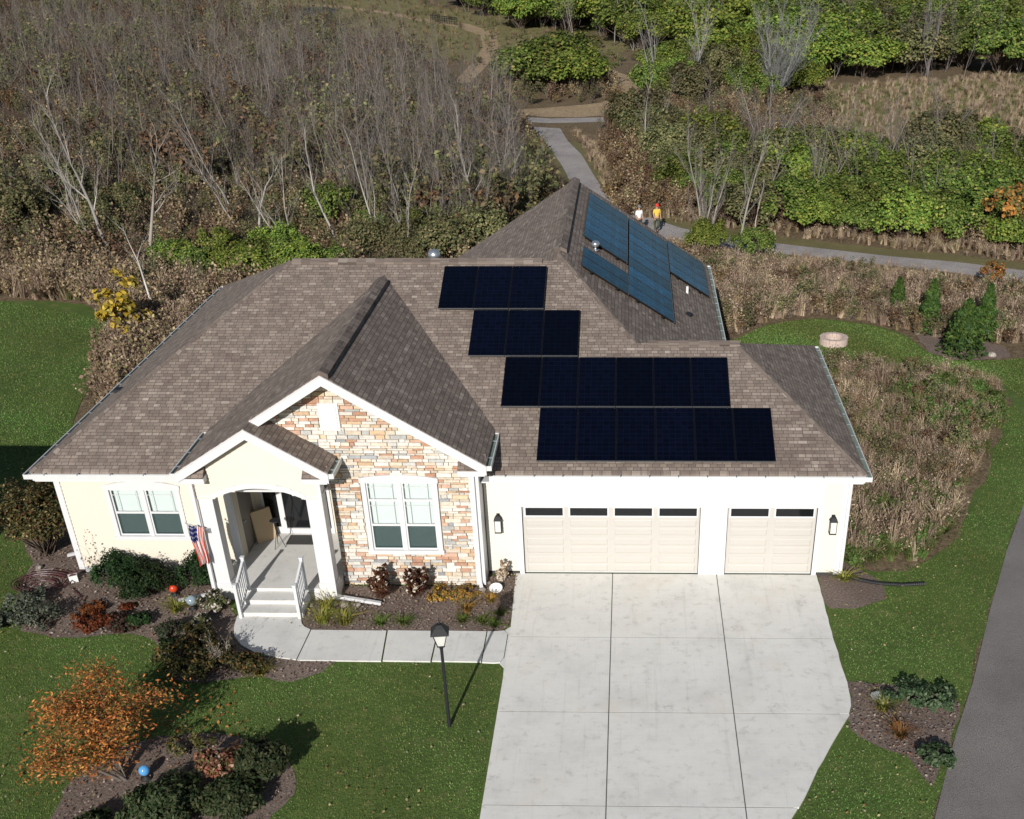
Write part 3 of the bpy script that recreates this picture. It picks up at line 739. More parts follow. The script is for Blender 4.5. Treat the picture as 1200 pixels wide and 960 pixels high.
rake(PX, PPZ, -4.66, GE, -1.735, -1.42); rake(PX, PPZ, GL, GE, -1.736, -1.42)
# eave returns with small shingled tops
def ret(xa, xb, yf, yw, ze, s):
    m = MB(); x0, x1 = sorted((xa, xb)); m.box(x0, x1, yf, yw, ze-.30, ze-.13); o = m.build('eave_return', M['white'], house)
    inner = x1 if s < 0 else x0; outer = x0 if s < 0 else x1
    t = MB(); slope(t, [(outer, yf-.03, ze-.125), (inner, yf-.03, ze-.125), (inner, yw, ze+.10), (outer, yw, ze+.10)], .02)
    t.poly([(inner, yf-.03, ze-.126), (inner, yw, ze-.126), (inner, yw, ze+.10)])
    t.build('return_roof', M['shingle'], o)
ret(GR-.05, GR-.75, -1.20, -.70, GE-.02, 1)
ret(-4.72, -5.35, -1.70, -1.43, GE-.02, 1); ret(GL+.05, GL+.70, -1.70, -1.43, GE-.02, -1)

# porch ---------------------------------------------------
FZ = .35; CY0, CY1 = -1.42, -1.05
for a, b in ((-8.26, -7.86), (-5.42, -5.00)):
    m = MB(); m.box(a, b, CY0, CY1, FZ, 3.62); m.box(a-.025, b+.025, CY0-.025, CY1+.025, FZ, FZ+.16); m.box(a-.02, b+.02, CY0-.02, CY1+.02, 3.1, 3.16)
    m.build('porch_column', M['white'], house)
AX, AW, AZ, AR = -6.64, 1.22, 3.05, .32
arch_z = lambda x: AZ+AR*(1-((x-AX)/AW)**2)
def clipf(z):
    hw = (PPZ-.1-z)/GS; out = [(PX-hw, PX+hw)]
    if z < AZ: return []
    if z < AZ+AR:
        d = AW*sqrt(max(0, 1-(z-AZ)/AR)); o2 = []
        for p, q in out: o2 += free_iv(p, q, [(AX-d, AX+d)])
        out = o2
    return out
m = MB(); lap(m, -8.26, -5.0, 3.05, PPZ-.12, -1.425, clip=clipf, ex=.10); m.build('porch_gable_siding', M['cream'], house)
m = MB(); n = 26
for i in range(n):
    xa, xb = AX-AW+2*AW*i/n, AX-AW+2*AW*(i+1)/n
    m.hexa([(xa, -1.46, arch_z(xa)-.02), (xb, -1.46, arch_z(xb)-.02), (xb, -1.05, arch_z(xb)-.02), (xa, -1.05, arch_z(xa)-.02)],
           [(xa, -1.46, arch_z(xa)+.13), (xb, -1.46, arch_z(xb)+.13), (xb, -1.05, arch_z(xb)+.13), (xa, -1.05, arch_z(xa)+.13)])
m.build('arch_trim', M['white'], house, weld=True)
m = MB(); m.prism_y([(-8.2, 3.5), (-5.05, 3.5), (-5.05, 3.7), (PX, PPZ-.2), (-8.2, 3.75)], -1.40, -1.3)
m.box(-8.25, -5.0, -1.04, 2.0, 3.05, 3.1) ; m.build('porch_ceiling', M['white'], house)
m = MB(); m.box(-8.26, -5.0, CY0, -.02, 0.0, FZ-.001) if False else None
m.box(-8.26, -4.98, -1.44, -.01, .02, FZ); m.box(-7.94, -4.98, -.01, 1.9, .02, FZ); m.build('porch_floor', M['walkc'], house)
m = MB(); m.box(-8.30, -7.36, -1.47, -1.0, -.05, FZ-.06); m.nx(); m.box(-5.76, -4.97, -1.47, -1.0, -.05, FZ-.06); m.build_each('foundation', M['walkc'], house)
m = MB(); m.box(-7.40, -5.72, -1.92, -1.44, -.02, .262); m.box(-7.40, -5.72, -2.36, -1.92, -.02, .145); m.build('porch_step', M['walkc'], house, bevel=.012)
# recess walls, entry door, sidelight
m = MB(); m.box(-7.95, -7.93, .10, 1.75, FZ, 3.05); m.box(-7.93, -7.72, 1.75, 1.8, FZ, 3.05); m.box(-5.75, -4.97, 1.75, 1.8, FZ, 3.05); m.box(-7.72, -5.75, 1.75, 1.8, 2.75, 3.05); m.build('wall', M['cream'], house)
m = MB(); m.box(-7.945, -7.925, .45, 1.45, FZ+.01, 2.5); d_ = m.build('side_door', plain('brown_door_paint', (.16, .14, .12), .5, .1, 3), house)
m = MB(); m.box(-7.925, -7.90, .52, .56, 1.3, 1.42); m.box(-7.925, -7.86, .50, .60, 1.34, 1.37); m.build('door_handle', M['galv'], d_)
m = MB()
for a, b in ((-7.74, -7.68), (-7.28, -7.12), (-5.80, -5.72)): m.box(a, b, 1.70, 1.78, FZ, 2.75)
m.box(-7.12, -5.80, 1.70, 1.78, 2.62, 2.75); m.box(-7.12, -5.80, 1.69, 1.78, FZ, FZ+.16); m.box(-7.68, -7.28, 1.70, 1.78, FZ, FZ+.2)
ed = m.build('entry_door', M['white'], house)
m = MB(); m.box(-7.12, -5.80, 1.74, 1.76, FZ+.16, 2.62); m.build('door_glass', M['darkglass'], ed)
m = MB(); m.box(-7.68, -7.28, 1.74, 1.76, FZ+.2, 2.75); m.build('sidelight', M['darkglass'], ed)
# hand rails
for x in (-7.36, -5.79):
    m = MB()
    y0, z0, y1, z1 = -2.42, .03, -1.52, FZ
    for yy, zz in ((y0, z0), (y1, z1)): m.box(x-.04, x+.04, yy-.04, yy+.04, zz, zz+1.0); m.box(x-.055, x+.055, yy-.055, yy+.055, zz+1.0, zz+1.03)
    m.beam((x, y0+.04, z0+.9), (x, y1-.04, z1+.9), (1, 0, 0), -.03, .03, -.03, .03); m.beam((x, y0+.04, z0+.14), (x, y1-.04, z1+.14), (1, 0, 0), -.022, .022, -.02, .02)
    for k in range(1, 7):
        t = k/7; yy = y0+(y1-y0)*t; zz = z0+(z1-z0)*t; m.box(x-.015, x+.015, yy-.015, yy+.015, zz+.13, zz+.88)
    m.build('hand_rail', M['white'], house)
# downspouts
m = MB()
m.box(-1.22, -1.12, -.80, -.715, .12, 3.55); m.beam((-1.17, -.76, 3.5), (-.80, -.95, 3.78), (0, 1, 0), -.04, .04, -.04, .04); m.beam((-1.17, -.76, .14), (-1.1, -1.0, .04), (1, 0, 0), -.05, .05, -.03, .05)
m.nx(); m.box(-5.05, -4.96, -1.56, -1.47, .14, 3.62); m.beam((-5.0, -1.52, 3.6), (-4.62, -1.62, 3.78), (0, 1, 0), -.04, .04, -.04, .04); m.beam((-5.02, -1.52, .16), (-3.75, -1.72, .06), (0, 1, 0), -.05, .05, -.04, .04)
m.nx(); m.box(-8.34, -8.25, -1.56, -1.47, .2, 3.62); m.beam((-8.28, -1.52, .24), (-9.3, -1.72, .10), (0, 1, 0), -.05, .05, -.04, .04)
m.nx(); m.box(8.80, 8.89, -.1, -.035, .12, 3.1); m.nx(); m.box(-12.78, -12.69, .2, .28, .2, 3.1); m.beam((-12.73, .2, .5), (-12.95, .05, .5), (0, 0, 1), -.04, .04, -.04, .04, (0, 1, 0))
m.build_each('downspout', M['white'], house)
# roof penetrations
m = MB(); m.lathe([(.16, 0), (.17, .05), (.06, .06), (.06, .20), (.16, .24), (.20, .32), (.20, .40), (.14, .50), (.03, .54)], 0, 0, 18)
v = m.build('roof_vent', M['galv'], roof, smooth=True); v.location = (-3.27, 8.62, RZ-.34)
v2 = v.copy(); C.objects.link(v2); v2.parent = roof; v2.location = (1.75, 11.3, PZ-SE*(1.75-PK)-.02); v2.scale = (.75, .75, .6)
m = MB(); m.lathe([(.045, -.1), (.045, .24)], 4.99, 13.2, 12); o = m.build('vent_pipe', M['pvc'], roof); o.location = (0, 0, PZ-SE*(4.99-PK))
m = MB(); m.lathe([(.13, -.03), (.15, .04), (.09, .07)], 4.92, 10.55, 12); o = m.build('roof_vent', M['black'], roof); o.location = (0, 0, PZ-SE*(4.92-PK))
m = MB(); m.box(-10.8, -10.5, 4.0, 4.25, 4.9, 5.02); 
zz = EH+(-10.65+13.0)*(RZ-EH)/5.3
m = MB(); m.box(-12.52, -12.30, 4.3, 4.55, 0, .10); o = m.build('roof_vent', M['black'], roof); o.location = (0, 0, EH+(.6)*(RZ-EH)/5.3-.03)

# ------------------------------------------------------------------ solar panels
def panel_mesh(w, h, mat, nm):
    f = MB(); b = .018
    f.box(0, w, 0, b, 0, .04); f.box(0, w, h-b, h, 0, .04); f.box(0, b, b, h-b, 0, .04); f.box(w-b, w, b, h-b, 0, .04); f.box(b, w-b, b, h-b, .004, .012)
    fo = f.build('frame', M['pvframe']); g = MB(); g.poly([(b, b, .036), (w-b, b, .036), (w-b, h-b, .036), (b, h-b, .036)], [(0, 0), (1, 0), (1, 1), (0, 1)])
    go = g.build('glass', mat)
    r = MB()
    for yy in (h*.22, h*.78): r.box(-.012, w+.012, yy-.02, yy+.02, -.05, -.002)
    for xx in (.1*w, .9*w):
        for yy in (h*.22, h*.78): r.box(xx-.03, xx+.03, yy-.06, yy+.03, -.095, -.03)
    ro = r.build('mounting_rail', M['pvframe'])
    e = MB(); e.box(.0, w, -.014, -.002, .0, .036); eo = e.build('edge_trim', M['pvrail'])
    for o in (fo, go, ro, eo): C.objects.unlink(o)
    return fo.data, go.data, ro.data, eo.data
def panel(data, origin, ux, uy, label, group):
    t = thing('solar_panel', label, 'solar panel', origin, 0, group)
    ux, uy = Vector(ux).normalized(), Vector(uy).normalized(); n = ux.cross(uy)
    t.rotation_euler = Matrix((ux, uy, n)).transposed().to_euler()
    for nm, d in zip(('frame', 'glass', 'mounting_rail', 'edge_trim'), data): link(bpy.data.objects.new(nm, d), t)
PW, PH = 1.052, 2.03
pf = panel_mesh(PW-.012, PH-.02, M['pv'], 'f')
ordn = ['first', 'second', 'third', 'fourth', 'fifth', 'sixth', 'seventh', 'eighth', 'ninth']
uyf = Vector((0, 1, SF)).normalized()
for rname, x0, n, ylo in (('topmost', -2.78, 3, 5.66), ('second highest', -1.70, 3, 3.70), ('third highest', -.61, 6, 1.75), ('lowest', .48, 6, -.18)):
    for i in range(n):
        p = Vector((x0+i*PW, ylo, fz(ylo)+.11))
        panel(pf, p, (1, 0, 0), uyf, f'black solar panel, {ordn[i]} from the left in the {rname} row of the front roof', 'solar panels on the front roof slope')
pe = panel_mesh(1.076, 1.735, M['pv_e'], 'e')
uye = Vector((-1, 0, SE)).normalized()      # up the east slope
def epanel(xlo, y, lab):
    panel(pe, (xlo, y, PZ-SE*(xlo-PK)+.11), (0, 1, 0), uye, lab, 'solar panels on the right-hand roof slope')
for i in range(6): epanel(2.80, 11.62+i*1.086, f'sky-tinted solar panel, {ordn[i]} from the near end of the block beside the rear ridge')
for i in range(2): epanel(2.86, 8.15+i*1.12, f'sky-tinted solar panel, {("nearer", "farther")[i]} of the pair below the round roof vent')
for i in range(9): epanel(4.33, 8.22+i*1.098, f'sky-tinted solar panel, {ordn[i]} from the near end of the long middle column')
for i in range(4): epanel(5.84, 14.1+i*1.086, f'sky-tinted solar panel, {ordn[i]} from the near end of the row by the gutter')
# ------------------------------------------------------------------ vegetation generators
def norm(v): return v/np.maximum(1e-9, np.linalg.norm(v, axis=-1, keepdims=True))
def tubes_np(segs, sides=3):
    """segs: list (p0,p1,r0,r1,col) -> V,F,cols"""
    P0 = np.array([s[0] for s in segs]); P1 = np.array([s[1] for s in segs]); r0 = np.array([s[2] for s in segs])[:, None]; r1 = np.array([s[3] for s in segs])[:, None]
    c = np.array([s[4] for s in segs]); d = norm(P1-P0); ref = np.where(np.abs(d[:, 2:3]) < .9, np.array([[0, 0, 1.]]), np.array([[1., 0, 0]]))
    a = norm(np.cross(d, ref)); b = np.cross(d, a); n = len(segs); V = np.zeros((n, 2*sides, 3)); 
    for k in range(sides):
        o = a*cos(2*pi*k/sides)+b*sin(2*pi*k/sides); V[:, k] = P0+o*r0; V[:, sides+k] = P1+o*r1
    F = []
    base = np.arange(n)[:, None]*2*sides
    for k in range(sides):
        j = (k+1) % sides; F.append(np.hstack([base+k, base+j, base+sides+j, base+sides+k]))
    F = np.stack(F, 1).reshape(-1, 4); return V.reshape(-1, 3), F, np.repeat(c, sides, 0)

def branches(seed, H=7, stems=1, r=.09, up=.55, lean=(0, 0), twigs=3, nb=9, trunkc=(.30, .27, .24), twigc=(.13, .105, .09), base=.3, leafpts=None, spread=.5, blen=.42, dens=1.):
    R = np.random.default_rng(seed); tr = []; cr = []
    def grow(p, d, L, rad, lev, col, store):
        n = 6 if lev == 0 else (4 if lev == 1 else 3); pts = [p]; dd = d.copy(); step = L/n
        for i in range(n):
            dd = norm(dd+R.normal(0, .10 if lev == 0 else .17, 3)+np.array([0, 0, .04+up*.12*lev])); q = pts[-1]+dd*step
            f0, f1 = 1-i/n*.82, 1-(i+1)/n*.82
            t = min(1, (i/n)*.9+(lev > 0)*.45); cc = np.array(col)*(1-t)+np.array(twigc)*t
            store.append((pts[-1], q, rad*f0, rad*f1, cc*R.uniform(.85, 1.15))); pts.append(q)
            if leafpts is not None and lev >= 1: leafpts.append(q)
        if lev >= twigs: return
        m = nb if lev == 0 else int((6 if lev == 1 else 4)*dens)
        for k in range(m):
            t = (base if lev == 0 else .15)+(1-(base if lev == 0 else .15))*(k+R.random())/m
            i = min(n-1, int(t*n)); f = t*n-i; q = pts[i]*(1-f)+pts[i+1]*f; ax = norm(pts[i+1]-pts[i])
            s = norm(np.cross(ax, R.normal(0, 1, 3))); ang = spread*R.uniform(.7, 1.3)
            nd = norm(ax*cos(ang)+s*sin(ang)+np.array([0, 0, up*.25]))
            grow(q, nd, L*blen*(1.15-t*.55)*R.uniform(.7, 1.2), rad*(.42*(1-t*.5)), lev+1, col, cr if lev >= 0 else store)
    for s in range(stems):
        a = R.random()*2*pi; sp = 0 if stems == 1 else R.uniform(.12, .42)
        d = norm(np.array([cos(a)*sp+lean[0], sin(a)*sp+lean[1], 1.]))
        grow(np.array([cos(a)*.06*(stems > 1), sin(a)*.06*(stems > 1), -.05]), d, H*(1 if s == 0 else R.uniform(.6, .95)), r*(1 if stems == 1 else .7), 0, trunkc, tr)
    return tr, cr

def leaves_np(C_, size, palette, R, out=None, elong=1.5, jit=.2, upb=.3):
    """diamond leaf at each centre; out = outward direction bias"""
    n = len(C_); nrm = R.normal(0, 1, (n, 3)); nrm[:, 2] = np.abs(nrm[:, 2])+upb
    if out is not None: nrm = nrm*.8+out*1.0
    nrm = norm(nrm); a = norm(np.cross(nrm, R.normal(0, 1, (n, 3)))); b = np.cross(nrm, a)
    s = (size*R.uniform(.6, 1.3, n))[:, None]
    V = np.stack([C_-a*s*elong/2, C_-b*s/2, C_+a*s*elong/2, C_+b*s/2], 1).reshape(-1, 3)
    F = np.arange(4*n).reshape(-1, 4); pal = np.array([p[0] for p in palette]); w = np.array([p[1] for p in palette], float); w /= w.sum()
    c = pal[R.choice(len(pal), n, p=w)]*R.uniform(1-jit, 1+jit, (n, 1)); return V, F, c
def join_np(parts):
    V = []; F = []; c = []; o = 0
    for v, f, cc in parts: V.append(v); F.append(f+o); c.append(cc); o += len(v)
    return np.vstack(V), np.vstack(F), np.vstack(c)
def data_of(name, parts, mat):
    o = mesh_np(name, *join_np(parts), mat, addlink=False); me = o.data; bpy.data.objects.remove(o); return me

def bush_data(seed, rx, h, nclump, nleaf, size, pal, flat=.9, hollow=.55, stems=True, elong=1.5):
    """leaf clumps over an uneven dome, with the twigs inside"""
    R = np.random.default_rng(seed); P = []; O = []; sg = []
    for k in range(nclump):
        th = R.random()*2*pi; ph = np.arccos(R.uniform(-.15, 1)); rr = R.uniform(hollow, 1.0)*(1+.18*sin(3*th+seed))
        c = np.array([cos(th)*sin(ph)*rx*rr, sin(th)*sin(ph)*rx*rr, h*.48+h*.5*cos(ph)*rr]); c[2] = max(c[2], .08*h)
        cr = R.uniform(.16, .34)*rx; m = int(nleaf*R.uniform(.6, 1.4)); q = R.normal(0, 1, (m, 3)); q = norm(q)*(R.random((m, 1))**.5)*cr; q[:, 2] *= flat
        P.append(c+q); O.append(norm(q+c*np.array([.4, .4, .15]))); 
        if stems: sg.append((np.array([R.normal(0, .06*rx), R.normal(0, .06*rx), 0]), c, .012+.008*rx, .004, np.array((.11, .085, .065))*R.uniform(.8, 1.2)))
    P = np.vstack(P); O = np.vstack(O); keep = P[:, 2] > .02
    lv = leaves_np(P[keep], size, pal, R, O[keep], elong)
    return data_of('leaves', [lv], M['leaf']), (data_of('stems', [tubes_np(sg)], M['bark']) if stems else None)

def tuft_data(seed, n, h, sp, pal, w=.012, curve=.35, heads=0, mat='dry'):
    R = np.random.default_rng(seed); a = R.random(n)*2*pi; r0 = sp*.35*np.sqrt(R.random(n)); hh = h*R.uniform(.55, 1.1, n); ln = R.uniform(.1, 1, n)*sp
    b = np.stack([np.cos(a)*r0, np.sin(a)*r0, np.zeros(n)], 1); aa = a+R.normal(0, .7, n); d = np.stack([np.cos(aa), np.sin(aa), np.zeros(n)], 1); s = np.stack([-np.sin(aa), np.cos(aa), np.zeros(n)], 1)
    up = np.array([[0, 0, 1.]]); m_ = b+d*(ln*.3)[:, None]+up*(hh*.6)[:, None]; t = b+d*(ln*(1+curve))[:, None]+up*(hh*(1-curve*.25))[:, None]; W_ = w*R.uniform(.6, 1.4, n)[:, None]
    V = np.stack([b-s*W_, b+s*W_, m_+s*W_*.8, m_-s*W_*.8, t+s*W_*.25, t-s*W_*.25], 1).reshape(-1, 3); i = np.arange(n)[:, None]*6
    F = np.vstack([np.hstack([i, i+1, i+2, i+3]), np.hstack([i+3, i+2, i+4, i+5])]); P = np.array([p[0] for p in pal]); wt = np.array([p[1] for p in pal], float); wt /= wt.sum()
    c = P[R.choice(len(P), n, p=wt)]*R.uniform(.75, 1.25, (n, 1)); parts = [(V, F, np.vstack([c, c]))]
    if heads: 
        k = R.choice(n, int(n*heads), replace=False); parts.append(leaves_np(np.repeat(t[k], 3, 0)+R.normal(0, .03*h, (3*len(k), 3)), .05*max(h, .6), pal, R))
    return data_of('blades', parts, M[mat])

def scatter(name, pts, scales, srcs, label, cat, seed=1, tilt=.12, z=-.02):
    """one object of uncountable growth: geometry nodes instance the visible source plants on points"""
    n = len(pts); me = bpy.data.meshes.new(name); V = np.zeros((n, 3), np.float32); V[:, :2] = pts; V[:, 2] = z
    me.vertices.add(n); me.vertices.foreach_set('co', V.ravel()); R = np.random.default_rng(seed)
    a = me.attributes.new('sc', 'FLOAT', 'POINT'); a.data.foreach_set('value', np.asarray(scales, np.float32))
    rr = np.stack([R.normal(0, tilt, n), R.normal(0, tilt, n), R.random(n)*2*pi], 1).astype(np.float32)
    a = me.attributes.new('rot', 'FLOAT_VECTOR', 'POINT'); a.data.foreach_set('vector', rr.ravel())
    o = bpy.data.objects.new(name, me); link(o); tag(o, label, cat, None, 'stuff')
    ng = bpy.data.node_groups.new(name, 'GeometryNodeTree'); ng.interface.new_socket('Geometry', in_out='INPUT', socket_type='NodeSocketGeometry'); ng.interface.new_socket('Geometry', in_out='OUTPUT', socket_type='NodeSocketGeometry')
    N = ng.nodes; L = ng.links; gi = N.new('NodeGroupInput'); go = N.new('NodeGroupOutput'); mp = N.new('GeometryNodeMeshToPoints'); ip = N.new('GeometryNodeInstanceOnPoints'); jg = N.new('GeometryNodeJoinGeometry')
    L.new(gi.outputs[0], mp.inputs['Mesh']); L.new(mp.outputs[0], ip.inputs['Points'])
    for s in srcs:
        oi = N.new('GeometryNodeObjectInfo'); oi.transform_space = 'ORIGINAL'; oi.inputs['Object'].default_value = s; oi.inputs['As Instance'].default_value = True; L.new(oi.outputs['Geometry'], jg.inputs[0])
    L.new(jg.outputs[0], ip.inputs['Instance']); ip.inputs['Pick Instance'].default_value = True
    ri = N.new('FunctionNodeRandomValue'); ri.data_type = 'INT'; 
    [x for x in ri.inputs if x.name == 'Min' and x.type == 'INT'][0].default_value = 0; [x for x in ri.inputs if x.name == 'Max' and x.type == 'INT'][0].default_value = len(srcs)-1; ri.inputs['Seed'].default_value = seed
    L.new([x for x in ri.outputs if x.type == 'INT'][0], ip.inputs['Instance Index'])
    for nm, ty, sock in (('sc', 'FLOAT', 'Scale'), ('rot', 'FLOAT_VECTOR', 'Rotation')):
        na = N.new('GeometryNodeInputNamedAttribute'); na.data_type = ty; na.inputs['Name'].default_value = nm; L.new(na.outputs[0], ip.inputs[sock])
    L.new(ip.outputs[0], go.inputs[0]); md = o.modifiers.new('scatter', 'NODES'); md.node_group = ng; return o
def rand_in(xy, n, seed, avoid=()):
    R = np.random.default_rng(seed); P = np.array(xy); lo, hi = P.min(0), P.max(0); out = np.zeros((0, 2))
    while len(out) < n:
        q = R.uniform(lo, hi, (n*2, 2)); k = inpoly(q, xy)
        for a in avoid: k &= ~inpoly(q, a)
        out = np.vstack([out, q[k]])
        if not k.any(): break
    return out[:n]
PATHZ = [(x-.1, y-.3) for x, y in pl[:13]]+[(x+.2, y+.3) for x, y in pu[:14]][::-1]
FARP = [(-60, 74.5), (45, 74.5), (45, 84), (-60, 84)]
HOUSEZ = [(-13.4, -3), (9.4, -3), (9.4, 10), (6.5, 10), (6.5, 19.8), (-5, 19.8), (-5, 16.8), (-13.4, 16.8)]

GREEN = [((.085, .130, .024), 4), ((.125, .170, .034), 4), ((.17, .20, .045), 3), ((.05, .080, .018), 3), ((.25, .22, .07), 1)]
YGREEN = [((.18, .22, .038), 4), ((.125, .18, .030), 4), ((.25, .24, .05), 2), ((.07, .11, .022), 2)]
OLIVE = [((.12, .125, .05), 4), ((.17, .16, .07), 3), ((.08, .09, .04), 3), ((.22, .17, .09), 2)]
DKGREEN = [((.012, .030, .010), 4), ((.022, .045, .012), 3), ((.035, .060, .018), 2)]
RUST = [((.17, .095, .05), 3), ((.13, .085, .05), 4), ((.21, .125, .065), 2), ((.09, .065, .04), 3)]
STRAW = [((.40, .29, .21), 5), ((.52, .40, .29), 3), ((.29, .205, .15), 4), ((.18, .125, .09), 2), ((.22, .22, .10), 1)]
BRGRASS = [((.27, .19, .115), 4), ((.36, .26, .17), 3), ((.19, .13, .08), 4), ((.15, .15, .06), 1)]

KW = {'g0': 'green', 'g1': 'dark green', 'y0': 'yellow-green', 'y1': 'bright yellow-green', 'o0': 'olive', 'o1': 'olive-brown', 'or': 'orange'}
def where(x, cuts, names):
    for c, n in zip(cuts, names):
        if x < c: return n
    return names[-1]
# ------------------------------------------------------------------ trees and brush behind the house
bt = []
for i, (H, st, up, nb, sp, tc) in enumerate([(6.5, 1, .42, 12, .7, (.21, .19, .17)), (7.2, 2, .5, 9, .6, (.20, .18, .16)), (5.6, 3, .4, 8, .75, (.24, .215, .19)), (6.8, 1, .55, 13, .6, (.18, .16, .14)), (6.0, 2, .4, 10, .8, (.30, .27, .245)), (7.6, 1, .5, 12, .65, (.22, .20, .18))]):
    tr, cr = branches(20+i, H, st, .08, up, (0, 0), 3, nb, tc, (.155, .132, .118), .2, None, sp, .38)
    bt.append((data_of('trunk', [tubes_np(tr, 4)], M['bark']), data_of('crown', [tubes_np(cr)], M['bark'])))
def place_tree(k, x, y, s, rz, label, group=None, name='bare_tree', tilt=(0, 0)):
    t = thing(name, label, 'tree', (x, y, -.02), rz, group); t.scale = (s, s, s); t.rotation_euler = (tilt[0], tilt[1], rz)
    for nm, d in zip(('trunk', 'crown'), bt[k]): link(bpy.data.objects.new(nm, d), t)
    return t
# single-mesh slender saplings, used for the uncountable thicket as well
sap = []
for i in range(5):
    tr, cr = branches(60+i, 4.2+.5*i, 1+i % 2, .05, .5, (0, 0), 3, 8, (.19, .165, .145), (.15, .127, .113), .12, None, .65, .36)
    me = data_of('sapling', [tubes_np(tr+cr)], M['bark'])
    o = bpy.data.objects.new('bare_sapling', me); link(o); sap.append(o)
for o, (x, y), lb in zip(sap, [(-15.2, 47.0), (-12.1, 43.2), (-9.3, 45.5), (-7.0, 40.8), (-10.6, 38.9)], ['fifth and farthest', 'second', 'fourth', 'third', 'nearest']):
    o.location = (x, y, -.02); tag(o, f'slender gray leafless sapling behind the long roof ridge, {lb} of five thin ones', 'sapling', 'thin saplings behind the ridge')
R = np.random.default_rng(11)
GZ1_ = [(9.0, 40.8), (12, 40.6), (16, 38.4), (22, 36.2), (30, 36), (34, 44), (33, 56), (24, 58), (16, 57), (10, 60), (4, 70), (1.5, 69), (3.5, 60), (5.5, 50)]
THICK = [(-13.5, 38), (-9, 36), (-4.5, 33), (-2.9, 41), (-4.2, 50), (-5.6, 60), (-7, 72), (-14, 80), (-34, 84), (-44, 80), (-30, 71), (-20, 64), (-16, 50)]
THICK2 = [(-48, 84), (-20, 84), (-17, 98), (-22, 118), (-34, 128), (-70, 140), (-92, 130), (-90, 100), (-62, 80)]
LEFTW = [(-60, 36), (-33, 34), (-31, 42), (-41, 52), (-52, 66), (-66, 80), (-90, 100), (-110, 90), (-80, 50)]
pts = []
def spaced(poly, n, dmin, seed):
    q = rand_in(poly, n*6, seed, (PATHZ,)); out = []
    for p in q:
        if all((p[0]-o[0])**2+(p[1]-o[1])**2 > dmin*dmin for o in out): out.append(p)
        if len(out) >= n: break
    return out
for poly, n, dm, lb, gp in ((THICK, 150, 1.45, '{} leafless gray tree of the middle thicket, {} row, {}', 'bare trees of the middle thicket'),
                        (LEFTW, 60, 2.2, '{} leafless gray tree of the left woods, {} row, {}', 'bare trees at the left edge'),
                        (THICK2, 62, 3.0, '{} distant bare tree below the pond, {} row, {}', 'distant bare trees below the pond')):
    for p in spaced(poly, n, dm, n):
        kk = int(R.integers(6)); place_tree(kk, p[0], p[1], R.uniform(.62, 1.02), R.random()*6.28, lb.format(['single-stemmed', 'twin-stemmed', 'three-stemmed', 'slender', 'pale twin-stemmed', 'tall'][kk], where(p[1], (45, 58, 70, 95, 115), ('front', 'second', 'third', 'fourth', 'fifth', 'rearmost')), where(p[0], (-60, -40, -28, -16, -9), ('far left', 'left', 'left of the white trunks', 'above the roof peak', 'above the roof vent', 'beside the path'))), gp, tilt=tuple(R.normal(0, .05, 2)))
for nm_, poly, n, dm, lb in (('belt', GZ1_, 22, 2.6, 'gray bare tree rising from the green belt across the path, {}'), ('rows', [(18, 103), (44, 104), (58, 118), (30, 140), (18, 125)], 14, 5, 'gray bare tree in the thickets beyond the pale meadow, {}'), ('top', [(-20, 160), (-4, 140), (3, 128), (10, 112), (17, 130), (24, 160), (0, 180)], 16, 6, 'gray bare tree in the top green belt, {}')):
    for p in spaced(poly, n, dm, 90+n):
        kk = int(R.integers(6)); place_tree(kk, p[0], p[1], R.uniform(.65, .95)*(1.2 if nm_ != 'belt' else .85), R.random()*6.28, lb.format(['single-stemmed', 'twin-stemmed', 'three-stemmed', 'slender', 'pale twin-stemmed', 'tall'][kk]+', '+where(p[0], (-5, 5, 10, 16, 24, 34), ('far left', 'left', 'left of centre', 'centre', 'right of centre', 'right'))), 'bare trees among the green shrubs, '+nm_, tilt=tuple(R.normal(0, .05, 2)))
q1 = rand_in(THICK, 330, 5, (PATHZ,)); q2 = rand_in(THICK2, 900, 6); q3 = rand_in(LEFTW, 260, 7); q4 = rand_in([(-34, 44), (-18, 43), (-14, 50), (-26, 66), (-44, 66)], 90, 8); q5 = rand_in([(-48, 74), (-8, 74), (-16, 84), (-50, 84)], 90, 12)
q6 = rand_in([(-160, 100), (-90, 98), (-95, 135), (-60, 145), (-30, 140), (-52, 178), (-78, 205), (-150, 240)], 1300, 13); q7 = rand_in([(-44, 62), (-20, 44), (-14, 48), (-20, 62), (-32, 74)], 60, 14)
q8 = rand_in(GZ1_, 55, 15); q9 = rand_in([(17, 100), (44, 101), (60, 110), (62, 150), (28, 150), (18, 128)], 150, 16); q10 = rand_in([(-22, 166), (-4, 142), (3, 128), (10, 112), (17, 130), (26, 160), (20, 200), (-30, 215)], 160, 17)
Q = np.vstack([q1, q2, q3, q4, q5, q6, q7, q8, q9, q10]); scatter('sapling_thicket', Q, R.uniform(.55, 1.15, len(Q)), sap, 'dense gray-brown thicket of leafless saplings filling the woods behind the house', 'thicket', 3, .07)
